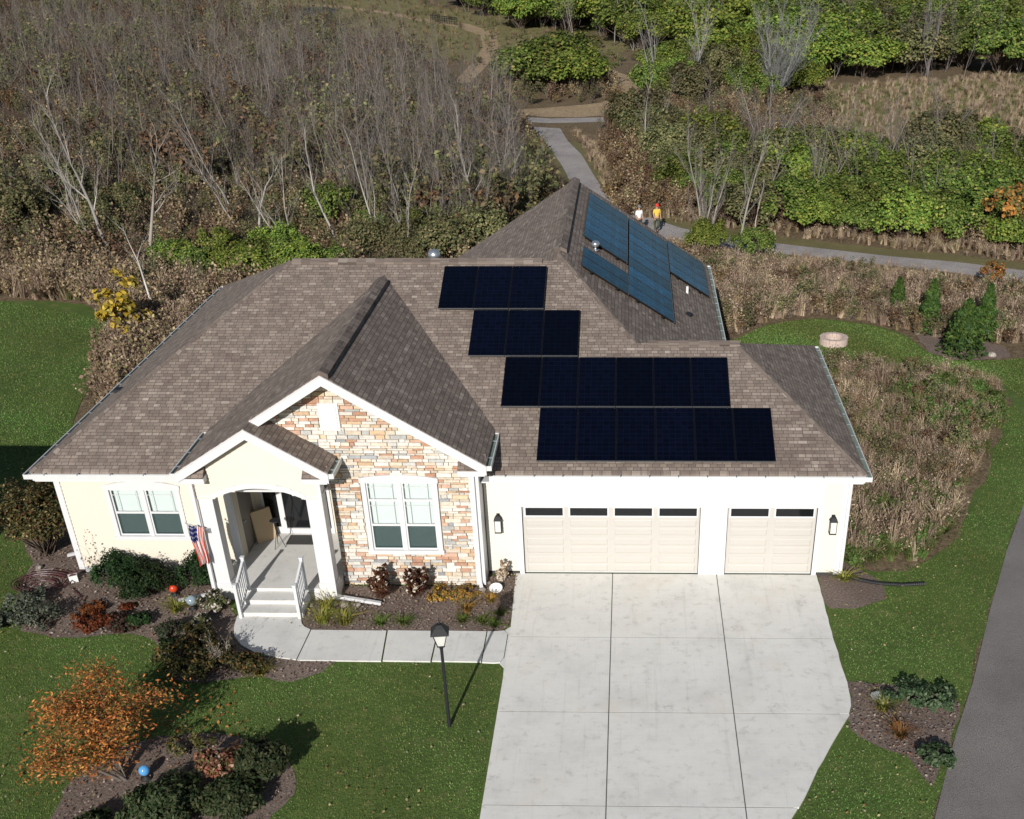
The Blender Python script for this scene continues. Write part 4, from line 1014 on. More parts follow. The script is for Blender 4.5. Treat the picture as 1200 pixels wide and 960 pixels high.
# individually drawn pale trees at the edge of the woods
def special(seed, x, y, H, stems, r, lean, tc, label, nb=8, spread=.5, twigs=3, base=.25, name='bare_tree', blen=.36, dens=1.4, up=.6):
    tr, cr = branches(seed, H, stems, r, up, lean, twigs, nb, tc, tuple(min(q, .75*w+.03) for q, w in zip((.20, .18, .16), tc)), base, None, spread, blen, dens)
    t = thing(name, label, 'tree', (x, y, -.02))
    mesh_np('trunk', *tubes_np(tr, 6), M['bark'], t); mesh_np('crown', *tubes_np(cr, 3), M['bark'], t); return t
PALE = (.34, .315, .285)
special(201, -26.6, 35.0, 6.8, 5, .10, (-.30, 0), PALE, 'many-stemmed pale tree fanning to the left in the brush, left of the tall white trunk', 6, .4)
special(202, -24.8, 33.4, 8.2, 1, .11, (-.20, 0), (.42, .39, .36), 'tall single pale trunk in the rusty brush left of the house', 9, .5)
special(203, -22.3, 32.4, 6.2, 1, .11, (.04, 0), (.38, .345, .30), 'pale forked tree with wide side limbs, right of the tall white trunk', 9, .75, 3, .35)
special(204, -19.0, 37.6, 7.6, 2, .09, (-.16, 0), PALE, 'paired pale trunks leaning left above the green shrubs', 8, .45)
special(205, -17.3, 34.4, 5.2, 1, .085, (0, 0), PALE, 'thin upright pale tree between the paired trunks and the forked one', 9, .6)
special(206, -15.4, 33.6, 5.6, 3, .085, (-.06, 0), PALE, 'small pale tree forking into three just above the green shrubs', 7, .6)
special(207, -17.6, 21.6, 4.6, 1, .065, (-.42, .1), (.66, .63, .58), 'slim white trunk leaning left beside the yellow tree', 5, .5, 2, .45)
special(208, -12.9, 34.8, 6.4, 1, .08, (-.12, 0), PALE, 'leaning pale tree just right of the green shrubs', 9, .5)
special(209, -10.6, 33.6, 6.6, 2, .09, (.08, 0), PALE, 'pale tree with two trunks spreading right, left of the roof vent', 9, .55)
special(210, -8.8, 32.0, 5.6, 2, .075, (.18, 0), PALE, 'low pale tree with limbs sweeping right behind the long ridge', 9, .7)
special(211, -5.6, 36.5, 6.6, 1, .09, (.02, 0), (.40, .37, .33), 'upright tan tree behind the rear roof slope, left of the path', 10, .45)
special(212, -4.4, 40.0, 6.2, 2, .08, (.04, 0), (.36, .33, .30), 'two-stemmed gray tree overhanging the path edge', 10, .5)
special(213, 7.0, 35.2, 6.4, 4, .085, (-.03, 0), (.26, .24, .21), 'tall gray bare tree above the far end of the solar panels', 13, .4, 3, .12, dens=2.0, up=.75)
special(214, 8.6, 32.8, 6.2, 1, .08, (.06, 0), (0.26, 0.24, 0.21), 'straight gray tree just right of the tall tree above the solar panels', 10, .45)
special(215, 9.7, 36.6, 3.4, 1, .05, (.26, 0), (.50, .40, .32), 'pinkish trunk leaning right beside the path', 5, .5, 2, .5)
special(216, 14.2, 43.5, 5.2, 5, .06, (.0, 0), (.25, .23, .20), 'gray clump of bare stems in the middle of the green shrubs', 10, .35, 3, .12, dens=1.8, up=.8)
special(217, 17.2, 53.0, 5.2, 2, .08, (.06, 0), (0.24, 0.22, 0.19), 'thin bare tree in front of the pale meadow', 9, .55)
special(218, 15.9, 84.6, 8.6, 9, .12, (0, 0), (0.19, 0.19, 0.19), 'largest rounded leafless gray tree far off at upper right', 18, .55, 3, .08, dens=2.4)
special(219, 9.5, 92, 8.5, 4, .12, (.05, 0), (0.22, 0.21, 0.21), 'leafless gray tree left of the largest rounded one', 10, .55)
special(220, 27.4, 46.5, 7.2, 2, .15, (-.05, 0), (.22, .21, .20), 'dark leafless tree at the right edge above the orange one', 11, .6)
special(221, 4.0, 60.0, 5.8, 1, .075, (0, 0), (0.27, 0.25, 0.22), 'lone slim tree standing by the path fork', 10, .45)
special(222, 5.5, 99.0, 7.5, 3, .11, (0, 0), (0.20, 0.19, 0.19), 'grayish bare tree at the head of the sandy track', 10, .5)
special(223, -30.2, 31.0, 5.0, 2, .06, (-.35, 0), (.40, .37, .33), 'two thin pale stems leaning left at the left edge of the picture', 7, .4)
special(224, 24.2, 56.0, 6.0, 3, .09, (.05, 0), (.2, .17, .15), 'reddish-brown bare tree on the right side of the pale meadow', 11, .5)
special(225, 12.5, 57.0, 6.5, 4, .09, (0, 0), (0.19, 0.18, 0.17), 'gray bare clump below the largest rounded tree', 11, .5)
special(226, 34, 103, 8.0, 3, .12, (0, 0), (0.19, 0.17, 0.17), 'far leafless tree among the green rows beyond the pale meadow', 11, .5)

# brush: rusty and olive knee to head high growth
brush = []
for i, (pal, h) in enumerate([(RUST, 1.3), (OLIVE, 1.5), (RUST, 1.0), (BRGRASS, 1.2), (OLIVE, 1.4)]):
    Rb = np.random.default_rng(80+i); tr, cr = branches(80+i, h, 9, .018, .8, (0, 0), 2, 7, (.20, .165, .14), (.19, .15, .125), .1, None, .5, .45)
    P = np.array([s[1] for s in cr])[Rb.random(len(cr)) < (.4, .4, .3, .3, .03)[i]]; P = P+Rb.normal(0, .05, P.shape)
    me = data_of('brush', [tubes_np(tr+cr), leaves_np(P, .085, pal, Rb)], M['leaf']); o = bpy.data.objects.new('brush_clump', me); link(o); brush.append(o)
for o, (x, y), lb in zip(brush, [(-18.2, 24.0), (-20.6, 24.9), (-16.9, 22.9), (-19.4, 25.6), (-22.2, 26.4)], ['rusty knee-high brush clump nearest the yellow tree', 'olive brush clump at the corner of the left lawn', 'short rusty brush clump behind the left gutter', 'tan brush clump behind the yellow tree', 'bare gray brush clump behind the left lawn']):
    o.location = (x, y, 0); tag(o, lb, 'brush')
BRZ = [(-60, 30), (-27, 27), (-22, 26), (-18.5, 22), (-14, 20), (-6, 21), (-3.0, 27), (-.8, 38), (-.6, 43), (-2.6, 52), (-4.2, 62), (-6, 73), (-45, 74), (-80, 74)]
q = rand_in(BRZ, 4200, 20, (PATHZ,)); qf = rand_in(THICK2, 1500, 21); qg = rand_in([(-45, 74), (-9, 74), (-16, 84), (-20, 88), (-60, 88)], 500, 22)
qi = rand_in([(1, 60), (20, 58), (18, 66), (21, 84), (10, 88), (1.5, 80), (0, 72)], 520, 25); qh = rand_in([(-12, 84), (3, 86), (1, 100), (-5, 112), (-10, 112)], 160, 23); Q = np.vstack([q, qf, qg, qh, qi])
scatter('undergrowth', Q, R.uniform(.5, 1.35, len(Q)), brush+[brush[4], brush[3], brush[3]], 'rusty brown and olive undergrowth covering the woodland floor', 'undergrowth', 5)
q = rand_in([(2, 41.5), (5, 42), (12, 38.5), (24, 33.5), (24, 37), (14, 42), (9, 47), (6, 56), (3, 66), (.5, 66), (1.8, 53)], 500, 24)
scatter('brown_brush', q, R.uniform(.55, 1.25, len(q)), [brush[0], brush[3], brush[2]], 'brown brush along the far side of the paved path', 'brush', 6)

Q = np.vstack([rand_in(THICK, 420, 70, (PATHZ,)), rand_in(THICK2, 700, 71), rand_in(LEFTW, 420, 72), rand_in([(-44, 62), (-20, 44), (-14, 48), (-16, 62), (-32, 76)], 170, 73), rand_in([(-160, 100), (-90, 98), (-95, 135), (-60, 145), (-30, 140), (-52, 178), (-78, 205), (-150, 240)], 700, 74)])
scatter('twiggy_brush', Q, np.random.default_rng(5).uniform(1.3, 2.7, len(Q)), [brush[4], brush[4], brush[0], brush[1]], 'head-high tangled gray and brown brush growing between the bare trees', 'brush', 18, .15)
# tall dry grass
tall = [tuft_data(100+i, 70, h, sp, pal, .011, .4, .25) for i, (h, sp, pal) in enumerate([(1.0, .38, STRAW), (1.25, .42, STRAW), (.8, .45, BRGRASS), (.7, .4, [((.09, .14, .035), 4), ((.13, .17, .05), 3), ((.26, .20, .10), 2)])])]
tsrc = []
for me, (x, y), lb in zip(tall, [(10.4, 15.6), (12.6, 14.2), (14.9, 12.2), (13.4, 6.2)], ['straw-coloured grass clump at the far left corner of the dry patch', 'tall straw grass clump near the fire ring side of the dry patch', 'brown grass clump midway along the right side of the dry patch', 'green grass clump in the near part of the dry patch']):
    o = bpy.data.objects.new('grass_clump', me); link(o); o.location = (x, y, 0); tag(o, lb, 'grass clump'); tsrc.append(o)
wd = bush_data(290, .38, .7, 22, 30, .07, [((.07, .12, .03), 4), ((.10, .15, .035), 3), ((.15, .16, .05), 1), ((.05, .08, .02), 2)], .9, .2, False)[0]
weed = bpy.data.objects.new('weed_clump', wd); link(weed); weed.location = (9.9, 1.3, 0); tag(weed, 'leafy green weed clump nearest the garage corner', 'weed')
GREENZ = [(9.2, .5), (11.4, .9), (12.4, 2.6), (13.3, 4.4), (12.2, 5.6), (10.8, 6.0), (9.3, 4.8)]
ROUGH_IN = [(9.35, 1.0), (11.5, 1.3), (13.5, 4.8), (14.9, 7.9), (16.3, 11.0), (17.0, 13.0), (17.1, 14.7), (15.8, 15.4), (14.0, 16.3), (12.0, 16.5), (10.5, 16.8), (9.6, 16.6), (9.4, 10)]
q = rand_in(ROUGH_IN, 1700, 30, (GREENZ,)); scatter('dry_grass', q, R.uniform(.3, .62, len(q))*(1+.35*np.sin(q[:, 0]*1.7+q[:, 1]*.6)*np.sin(q[:, 1]*1.1)), tsrc[:3]+[tsrc[2], tsrc[3]], 'patch of straw-brown tall grass between the garage and the road', 'dry grass', 7, .2)
q = rand_in(ROUGH_IN, 130, 48, (GREENZ,)); scatter('brown_brush', q, R.uniform(.35, .7, len(q)), [brush[0], brush[1], weed], 'brown and olive weeds mixed into the dry patch by the garage', 'weeds', 17)
q = rand_in(GREENZ, 420, 31); scatter('green_weeds', q, R.uniform(.4, .85, len(q)), [tsrc[3], weed, tsrc[3], tsrc[1]], 'green weeds growing tall beside the garage wall', 'weeds', 8, .2)
q = rand_in([(14.3, 8.5), (16.2, 10.5), (17.0, 13.2), (15.5, 14.8), (12.8, 14), (13.3, 11)], 170, 32); scatter('green_weeds', q, R.uniform(.6, 1.1, len(q)), [tsrc[3], weed], 'green and yellow weeds at the far right of the dry patch', 'weeds', 9, .2)
BACKZ = [(6.5, 19.5), (7.7, 20.6), (8.5, 21.8), (9.9, 22.9), (11.48, 23.3), (13.7, 22.4), (15.3, 20.6), (18.8, 19.5), (22, 19.5), (27, 21.0), (21.5, 25.4), (16.0, 28.2), (12.4, 29.9), (8.4, 31.6), (4.6, 33.5), (4.5, 28), (6.3, 20)]
NEARP = [(30, 20), (21.5, 25.4), (16.0, 28.2), (12.4, 29.9), (8.4, 31.6), (4.6, 33.5), (4.6, 36.8), (8.8, 34.1), (12.8, 32.6), (16.4, 31.0), (22.1, 28.1), (31, 23.4)]
q = rand_in(BACKZ, 2300, 33, (PATHZ,)); scatter('dry_grass', q, R.uniform(.35, .95, len(q)), tsrc[:3], 'tall brown grass between the fire ring lawn and the paved path', 'dry grass', 10, .18)
q = rand_in(NEARP, 900, 39); scatter('dry_grass', q, R.uniform(.18, .42, len(q)), tsrc[:3], 'low dry grass on the near verge of the paved path', 'dry grass', 15, .25)
q = rand_in(BACKZ, 420, 40); scatter('brown_brush', q, R.uniform(.35, .85, len(q)), [brush[0], brush[1], brush[3], brush[4]], 'scattered brown weeds in the tall grass behind the fire ring', 'brush', 16)
q = np.vstack([rand_in([(-60, 26.8), (-27, 26), (-23, 25.4), (-21, 23.4), (-19.3, 19.9), (-18.3, 16.2), (-17.2, 12), (-14.5, 9.5), (-13.5, 12), (-13.4, 17), (-9, 17), (-5, 20.5), (-10, 25), (-18, 27), (-24, 30), (-60, 32)], 2300, 34), rand_in([(-27, 26), (-23, 25.4), (-21, 23.4), (-19, 19.9), (-17.8, 16), (-17, 12), (-15, 9.8), (-14, 12), (-14, 18), (-20, 28)], 700, 36)])
scatter('dry_grass', q, R.uniform(.7, 1.35, len(q)), [tsrc[2], tsrc[0], brush[3], tsrc[1], tsrc[3]], 'brown grass fringe around the left lawn and behind the house', 'dry grass', 11, .18)
q = rand_in([(3, 42), (6, 40.4), (12, 37), (24, 31.8), (33, 27.5), (33, 30), (24, 34), (14, 38.4), (7, 42), (3, 47), (1.6, 52), (1, 60), (-1, 70), (-1.8, 70), (.9, 52), (2, 46)], 550, 35)
scatter('dry_grass', q, R.uniform(.3, .7, len(q)), tsrc[:3], 'low dry grass on the far verge of the paved path', 'dry grass', 12, .2)
q = rand_in([(18, 64), (30, 63), (46, 80), (52, 106), (36, 101), (20, 95)], 2200, 37); scatter('dry_grass', q, R.uniform(.3, .75, len(q)), [tsrc[0], tsrc[2], tsrc[0], tsrc[3]], 'pale grass of the distant meadow at upper right', 'dry grass', 13, .2)
q = rand_in([(-60, 150), (-20, 112), (6, 112), (4, 140), (-8, 150), (-20, 175), (-50, 240), (-110, 240)], 1600, 38); scatter('dry_grass', q, R.uniform(.35, .8, len(q)), [tsrc[2], tsrc[3], brush[1], brush[3]], 'faded grass of the distant field around the pond', 'dry grass', 14, .2)

# ------------------------------------------------------------------ green shrubs beyond the path
gb = {}
for key, pal in (('g', GREEN), ('y', YGREEN), ('o', OLIVE)):
    for v in range(2): gb[key+str(v)] = bush_data(300+ord(key)+v, 1.9, 3.0, 60, 120, .125, pal)
def shrub(key, x, y, s, label, group=None, sz=1., name='leafy_shrub', cat='shrub'):
    t = thing(name, label, cat, (x, y, -.02), R.random()*6.28, group); t.scale = (s*R.uniform(.85, 1.15), s*R.uniform(.85, 1.15), s*sz)
    lv, st = gb[key]; link(bpy.data.objects.new('foliage', lv), t)
    if st: link(bpy.data.objects.new('stems', st), t)
    return t
GZ1 = [(9.0, 38.8), (12, 38.6), (16, 36.4), (22, 34.2), (27, 32.2), (33, 36), (36, 44), (33, 56), (24, 58), (16, 57), (10, 60), (4, 70), (1.5, 69), (3.5, 60), (5.5, 50)]
for i, p in enumerate(spaced(GZ1, 150, 1.6, 41)):
    k = ['g0', 'g1', 'y0', 'y1', 'g0', 'o0'][int(R.integers(6))] if p[1] < 50 else ['o0', 'o1', 'g0', 'y0', 'o1'][int(R.integers(5))]
    shrub(k, p[0], p[1], R.uniform(.55, 1.15), f"{KW[k]} shrub {where(p[0], (7, 13, 20), ('near the path fork', 'above the solar panels', 'below the pale meadow', 'toward the right edge'))}, {where(p[1], (39, 44, 50, 57), ('beside the paved path', 'second row from the path', 'mid belt', 'rear of the belt', 'at the back of the belt'))}", 'green shrubs across the paved path', R.uniform(.8, 1.1))
GZ2 = [(17, 100), (26, 102.5), (44, 101), (60, 110), (62, 150), (50, 170), (28, 150), (18, 128)]
for p in spaced(GZ2, 62, 4.2, 42):
    k = ['g0', 'g1', 'o0', 'y1', 'g1'][int(R.integers(5))]; shrub(k, p[0], p[1], R.uniform(1.5, 2.3), f"{KW[k]} thicket {where(p[1], (108, 122), ('edging the pale meadow', 'behind the pale meadow', 'far behind the pale meadow'))}, {where(p[0], (28, 38, 48), ('left part', 'left of centre', 'right of centre', 'right part'))}", 'green thickets beyond the pale meadow', .8)
GZ3 = [(-22, 166), (-12, 150), (-4, 142), (3, 128), (10, 112), (16, 112), (17, 130), (26, 160), (20, 200), (-30, 215)]
for p in spaced(GZ3, 70, 4.5, 43):
    k = ['g0', 'g1', 'y0', 'y1', 'g1'][int(R.integers(5))]; shrub(k, p[0], p[1], R.uniform(1.6, 2.5), f"{KW[k]} bushy tree in the top belt, {where(p[1], (135, 155), ('front', 'middle', 'back'))} row, {where(p[0], (-8, 4, 14), ('beside the winding path', 'above the round thicket', 'above the sandy track', 'above the big gray tree'))}", 'distant green belt at the top', .85)
for p in spaced([(5, 84), (10, 83), (20, 84), (20, 100), (12, 110), (5, 104)], 20, 2.8, 44):
    k = ['g0', 'o1', 'y0'][int(R.integers(3))]; shrub(k, p[0], p[1], R.uniform(.9, 1.4), f"{KW[k]} shrub {where(p[0], (10, 15), ('left of', 'close beside', 'right of'))} the largest bare tree, {where(p[1], (88, 98), ('in front', 'level with it', 'behind it'))}", 'shrubs around the largest bare tree')
for i, (x, y, s, k) in enumerate([(-4.6, 92.5, 2.1, 'g0'), (-2.6, 91.5, 1.8, 'y0'), (-6.8, 93.5, 1.9, 'g1'), (-3.6, 95.5, 2.3, 'g1')]):
    shrub(k, x, y, s, ['round green thicket left of the sandy track, its front clump', 'round green thicket left of the sandy track, its yellower right clump', 'round green thicket left of the sandy track, its left clump', 'round green thicket left of the sandy track, its taller rear clump'][i], 'round thicket left of the track', .8)
for i, (x, y, s, k) in enumerate([(5.0, 88, 1.1, 'g1'), (6.6, 87, .9, 'g0')]): shrub(k, x, y, s, ['left', 'right'][i]+' of two small green shrubs right of the sandy track', 'two shrubs right of the track')
GL_ = [(-20.6, 30.3, .80), (-19.4, 29.2, .75), (-18.3, 29.6, .85), (-17.3, 28.6, .8), (-16.3, 29.4, .95), (-15.2, 28.4, .85), (-14.2, 29.4, .95), (-13.2, 28.8, .9), (-12.2, 29.6, .85), (-18.8, 30.8, .8), (-16.9, 31.2, .8), (-14.8, 31.6, .85)]
for i, (x, y, s) in enumerate(GL_): shrub(['g0', 'y0', 'g1', 'y1'][i % 4], x+.5*sin(i*5.), y+.9*sin(i*2.3), s*(.72+.22*sin(i*3.1)), f"{KW[['g0', 'y0', 'g1', 'y1'][i % 4]]} shrub, {['first', 'second', 'third', 'fourth', 'fifth', 'sixth', 'seventh', 'eighth', 'ninth', 'tenth', 'eleventh', 'twelfth'][i]} of the row behind the left end of the roof", 'bright green shrubs behind the left roof', 1.0)
for i, p in enumerate(spaced([(-12, 32), (-6, 30), (-4.6, 33), (-5.4, 45), (-12, 50), (-15, 42)], 22, 1.7, 45)): shrub('o0' if i % 3 else 'g1', p[0], p[1], R.uniform(.5, .85), f"{['dark green', 'olive'][i % 3 > 0]} shrub among the saplings {where(p[0], (-12, -9, -6.5, 0), ('left of', 'just left of', 'above', 'right of'))} the roof vent, {where(p[1], (34, 38, 42), ('front', 'second', 'third', 'rear'))} row", 'olive shrubs behind the long ridge')
for i, p in enumerate(spaced([(-50, 40), (-28, 36), (-24, 48), (-40, 64), (-60, 70)], 26, 3, 46)): shrub('o0' if i % 2 else 'o1', p[0], p[1], R.uniform(.5, .9), f"{['olive-brown', 'olive'][i % 2]} shrub in the left brush, {where(p[1], (42, 48, 55, 62), ('front', 'second', 'third', 'fourth', 'rear'))} row, {where(p[0], (-45, -36, -30), ('at the picture edge', 'left of the fanned pale tree', 'behind the fanned pale tree', 'right of the fanned pale tree'))}", 'olive shrubs in the left brush')
shrub('y0', 6.9, 33.4, .62, 'small bright green shrub against the path above the solar panels'); shrub('g0', 9.4, 33.0, .55, 'low green shrub right of the straight gray tree by the path')
# orange shrub at the right edge, yellow tree left
ol = bush_data(350, 1.3, 3.0, 30, 55, .15, [((.30, .10, .03), 4), ((.22, .12, .05), 3), ((.10, .09, .03), 4), ((.40, .17, .05), 1)]); gb['or'] = ol
shrub('or', 22.8, 34.6, 1.0, 'orange-leaved shrub at the right edge across the path', None, 1.2); shrub('or', 20.3, 27.2, .5, 'low orange and dark shrub on the near side of the path at right')
yl = bush_data(351, 1.0, 2.4, 22, 34, .14, [((.42, .30, .03), 4), ((.55, .42, .08), 2), ((.26, .22, .04), 2)], .9, .3); gb['ye'] = yl
shrub('ye', -18.5, 18.6, 1.15, 'small bright yellow autumn tree at the edge of the left lawn', None, 1.15, 'yellow_tree', 'tree')
shrub('ye', -14.4, 16.2, .35, 'low yellow-orange shrub behind the left gutter')
# arborvitae
def arbor(seed, h, r):
    Ra = np.random.default_rng(seed); n = 2600; t = Ra.random(n)**.8; z = h*t; rr = r*(1-t)**.65*(1+.16*np.sin(9*t*3+Ra.random(n)))*np.sqrt(Ra.uniform(.35, 1, n)); a = Ra.random(n)*2*pi
    P = np.stack([np.cos(a)*rr, np.sin(a)*rr, z+.08], 1); O = np.stack([np.cos(a), np.sin(a), .25+0*a], 1)
    return data_of('foliage', [leaves_np(P, .10, [((.035, .075, .018), 4), ((.06, .11, .02), 3), ((.10, .14, .03), 1)], Ra, O, 2.0)], M['leaf'])
for i, (x, y, h, r, lb) in enumerate([(16.7, 18.2, 2.2, .95, 'broadest arborvitae at the front of the mulch bed'), (15.9, 20.9, 2.2, .6, 'arborvitae left of and behind the broadest one'), (14.9, 22.9, 1.7, .5, 'leftmost small arborvitae standing in the brown grass'), (18.0, 19.9, 2.3, .6, 'rightmost narrow arborvitae behind the broadest one')]):
    t = thing('arborvitae', lb, 'evergreen', (x, y, 0), i, 'arborvitae by the right lawn'); link(bpy.data.objects.new('foliage', arbor(400+i, h, r)), t)
    m = MB(); m.tube([(0, 0, -.05), (0, 0, h*.8)], [.05, .015], 6, c=(.2, .15, .1)); m.build('trunk', M['bark'], t)

# ------------------------------------------------------------------ garden plants near the house
def plant(nm, data, x, y, s, label, cat='shrub', group=None, sz=None, rz=None):
    t = thing(nm, label, cat, (x, y, 0), R.random()*6.28 if rz is None else rz, group); t.scale = (s, s, sz or s)
    for n_, d in data:
        if d: link(bpy.data.objects.new(n_, d), t)
    return t
yew = [bush_data(500+i, .72, .85, 60, 90, .045, DKGREEN, .9, .75) for i in range(2)]
for i, (x, y, s, lb) in enumerate([(-11.25, -.75, 1.0, 'dark green yew mound, left of the three under the left window'), (-10.25, -1.15, 1.0, 'dark green yew mound, middle of the three and farthest forward'), (-8.95, -.72, .95, 'dark green yew mound between the flag and the porch column'), (-10.75, -.42, .7, 'small dark yew close to the siding, behind the left pair')]):
    plant('yew_shrub', zip(('foliage', 'stems'), yew[i % 2]), x, y, s, lb, 'shrub', 'dark yews under the left window')
big = bush_data(510, 1.25, 2.3, 90, 110, .06, [((.075, .065, .022), 4), ((.13, .10, .035), 3), ((.045, .05, .02), 4), ((.30, .24, .11), 1), ((.10, .045, .02), 2)], 1, .5)
plant('leafy_shrub', zip(('foliage', 'stems'), big), -14.1, 1.0, 1.0, 'big olive-brown shrub at the left corner of the house')
def bare_shrub(seed, h, st, x, y, label, pal=None, c=(.24, .20, .17), leaf=.05, frac=.3):
    Rb = np.random.default_rng(seed); tr, cr = branches(seed, h, st, .014, .7, (0, 0), 2, 7, c, c, .15, None, .6, .45); t = thing('bare_shrub', label, 'shrub', (x, y, 0))
    mesh_np('stems', *tubes_np(tr+cr, 3), M['bark'], t)
    if pal: P = np.array([s[1] for s in cr])[Rb.random(len(cr)) < frac]; mesh_np('foliage', *leaves_np(P, leaf, pal, Rb), M['leaf'], t)
bare_shrub(520, 1.35, 4, -12.0, -.55, 'leafless gray shrub in front of the left corner board', [((.12, .09, .06), 1)], frac=.1)
bare_shrub(521, 1.0, 6, -7.2, -4.6, 'wispy gray leafless shrub at the bend of the walkway', [((.2, .17, .13), 1)], (.3, .27, .24), .03, .3)
RB = [((.075, .022, .014), 4), ((.045, .018, .012), 4), ((.10, .045, .02), 2), ((.62, .55, .45), 1.2)]
bare_shrub(522, .85, 9, -3.85, -1.35, 'dark maroon shrub with pale seed heads under the stone window, left one', RB, (.08, .035, .025), .09, 1.0)
bare_shrub(523, .85, 9, -2.85, -1.3, 'dark maroon shrub with pale seed heads under the stone window, right one', RB, (.08, .035, .025), .09, 1.0)
bare_shrub(524, .6, 6, -.62, -.55, 'dried hydrangea with pale heads at the corner of the garage wall', [((.60, .52, .42), 3), ((.25, .16, .10), 2)], (.2, .14, .1), .07, .9)
def mound(nm, seed, r, h, pal, x, y, label, size=.05, ncl=26, nl=50, group=None, cat='plant', elong=1.6):
    d = bush_data(seed, r, h, ncl, nl, size, pal, .8, .6, True, elong); plant(nm, zip(('foliage', 'stems'), d), x, y, 1, label, cat, group)
GG = [((.075, .085, .060), 4), ((.11, .12, .085), 3), ((.05, .055, .035), 3)]
mound('low_shrub', 530, .55, .5, GG, -13.3, -2.0, 'gray-green low shrub at the left end of the bed, rear one'); mound('low_shrub', 531, .65, .5, GG, -12.6, -2.75, 'gray-green low shrub at the left end of the bed, nearer the lawn'); mound('low_shrub', 532, .4, .35, GG, -13.6, -2.8, 'gray-green low shrub, leftmost in the bed')
RU = [((.16, .045, .015), 4), ((.10, .03, .012), 3), ((.22, .09, .03), 1)]
mound('groundcover_plant', 533, .42, .16, RU, -11.5, -2.15, 'rust-red groundcover plant nearest the yews', .05); mound('groundcover_plant', 534, .5, .18, RU, -11.2, -2.75, 'larger rust-red groundcover plant close to the lawn', .05); mound('groundcover_plant', 535, .2, .12, RU, -10.6, -2.0, 'tiny rust-red groundcover plant in the middle of the mulch', .04)
mound('low_shrub', 536, .3, .3, DKGREEN, -9.95, -2.75, 'small dark green shrub on the mulch left of the gazing ball'); mound('groundcover_plant', 537, .45, .2, [((.07, .03, .02), 3), ((.04, .035, .02), 3)], -10.35, -2.75, 'dark maroon groundcover beside the small dark shrub')
mound('low_shrub', 538, .42, .4, [((.04, .06, .03), 4), ((.08, .10, .06), 2), ((.10, .06, .04), 1)], -8.9, -3.35, 'rounded green-gray shrub left of the walkway bend'); mound('low_shrub', 539, .2, .25, DKGREEN, -8.85, -3.85, 'tiny dark shrub at the lawn edge of the left bed')
HY = [((.62, .56, .48), 3), ((.09, .10, .03), 4), ((.05, .06, .02), 3)]
mound('hydrangea', 540, .4, .5, HY, -8.2, -2.0, 'hydrangea with faded white heads beside the porch steps', .07); mound('hydrangea', 541, .3, .4, HY, -8.3, -2.9, 'small hydrangea with faded white heads left of the walkway', .06)
BO = [((.05, .055, .018), 4), ((.10, .09, .03), 3), ((.03, .035, .015), 3), ((.16, .09, .03), 2), ((.18, .15, .05), 1)]
for i, (x, y, r, h, lb) in enumerate([(-8.1, -3.75, .5, .55, 'nearest the hydrangeas'), (-7.7, -4.3, .55, .5, 'second from the hydrangeas'), (-8.35, -4.5, .5, .5, 'farthest left'), (-7.0, -4.75, .5, .45, 'below the walkway bend'), (-7.9, -5.0, .5, .45, 'at the lawn corner'), (-6.4, -4.75, .42, .35, 'right of the walkway bend')]):
    mound('border_shrub', 550+i, r, h, BO, x, y, f'brown and green border shrub left of the walkway, the one {lb}', .055, 30, 60, 'border shrubs by the walkway bend', 'shrub')
YG = [((.20, .19, .03), 4), ((.12, .14, .03), 3), ((.28, .22, .05), 2)]; OG = [((.30, .14, .03), 4), ((.18, .09, .03), 3), ((.12, .10, .03), 2)]
GT = [((.10, .14, .02), 4), ((.07, .11, .02), 3)]
for i, (x, y, h, s, pal, lb) in enumerate([(-5.2, -1.95, .35, .42, YG, 'yellow-green grassy plant by the right hand rail'), (-5.15, -2.6, .35, .40, YG, 'yellow-green grassy plant at the walkway corner'), (-4.55, -2.6, .35, .45, YG, 'yellow-green grassy plant, right of the one at the walkway corner'),
        (-3.6, -2.66, .16, .26, GT, 'small round green tuft by the walkway, leftmost of six'), (-3.0, -2.62, .17, .28, GT, 'small round green tuft by the walkway, second from the left'), (-1.45, -2.5, .14, .22, GT, 'small round green tuft behind the lamp, third from the left'), (-.92, -2.55, .14, .24, GT, 'small round green tuft by the walkway, fourth from the left'),
        (-.50, -2.15, .14, .2, GT, 'small green tuft beside the driveway, rear one'), (-.58, -2.72, .13, .2, GT, 'small green tuft beside the driveway, front one'), (-1.4, -2.0, .25, .25, OG, 'orange-brown dried plant behind the small tufts'), (-.8, -1.55, .22, .24, OG, 'orange-brown dried plant near the garage corner'),
        (-9.2, -2.1, .3, .34, YG, 'yellow-green lily clump left of the gray gazing ball'), (-6.15, -4.95, .25, .35, YG, 'yellow grass tuft at the tip of the bed'), (8.95, -.25, .22, .35, YG, 'spiky yellow plant in the bare soil right of the garage'), (8.9, -6.2, .3, .35, YG, 'yellow-green tuft in the right-hand bed, upper one'), (9.1, -7.2, .3, .35, OG, 'orange-green tuft in the right-hand bed, lower one')]):
    d = tuft_data(600+i, 90, h*1.25, s, pal, .010, .6, .2, 'leaf'); o = bpy.data.objects.new('ornamental_grass', d); link(o); o.location = (x, y, 0); tag(o, lb, 'plant')
for i, (x, y, r, lb) in enumerate([(-2.1, -1.1, .5, 'rust-brown groundcover against the stone wall, left patch'), (-1.5, -1.05, .4, 'rust-brown groundcover against the stone wall, right patch')]): mound('groundcover_plant', 620+i, r, .12, OG, x, y, lb, .045, 20, 45)
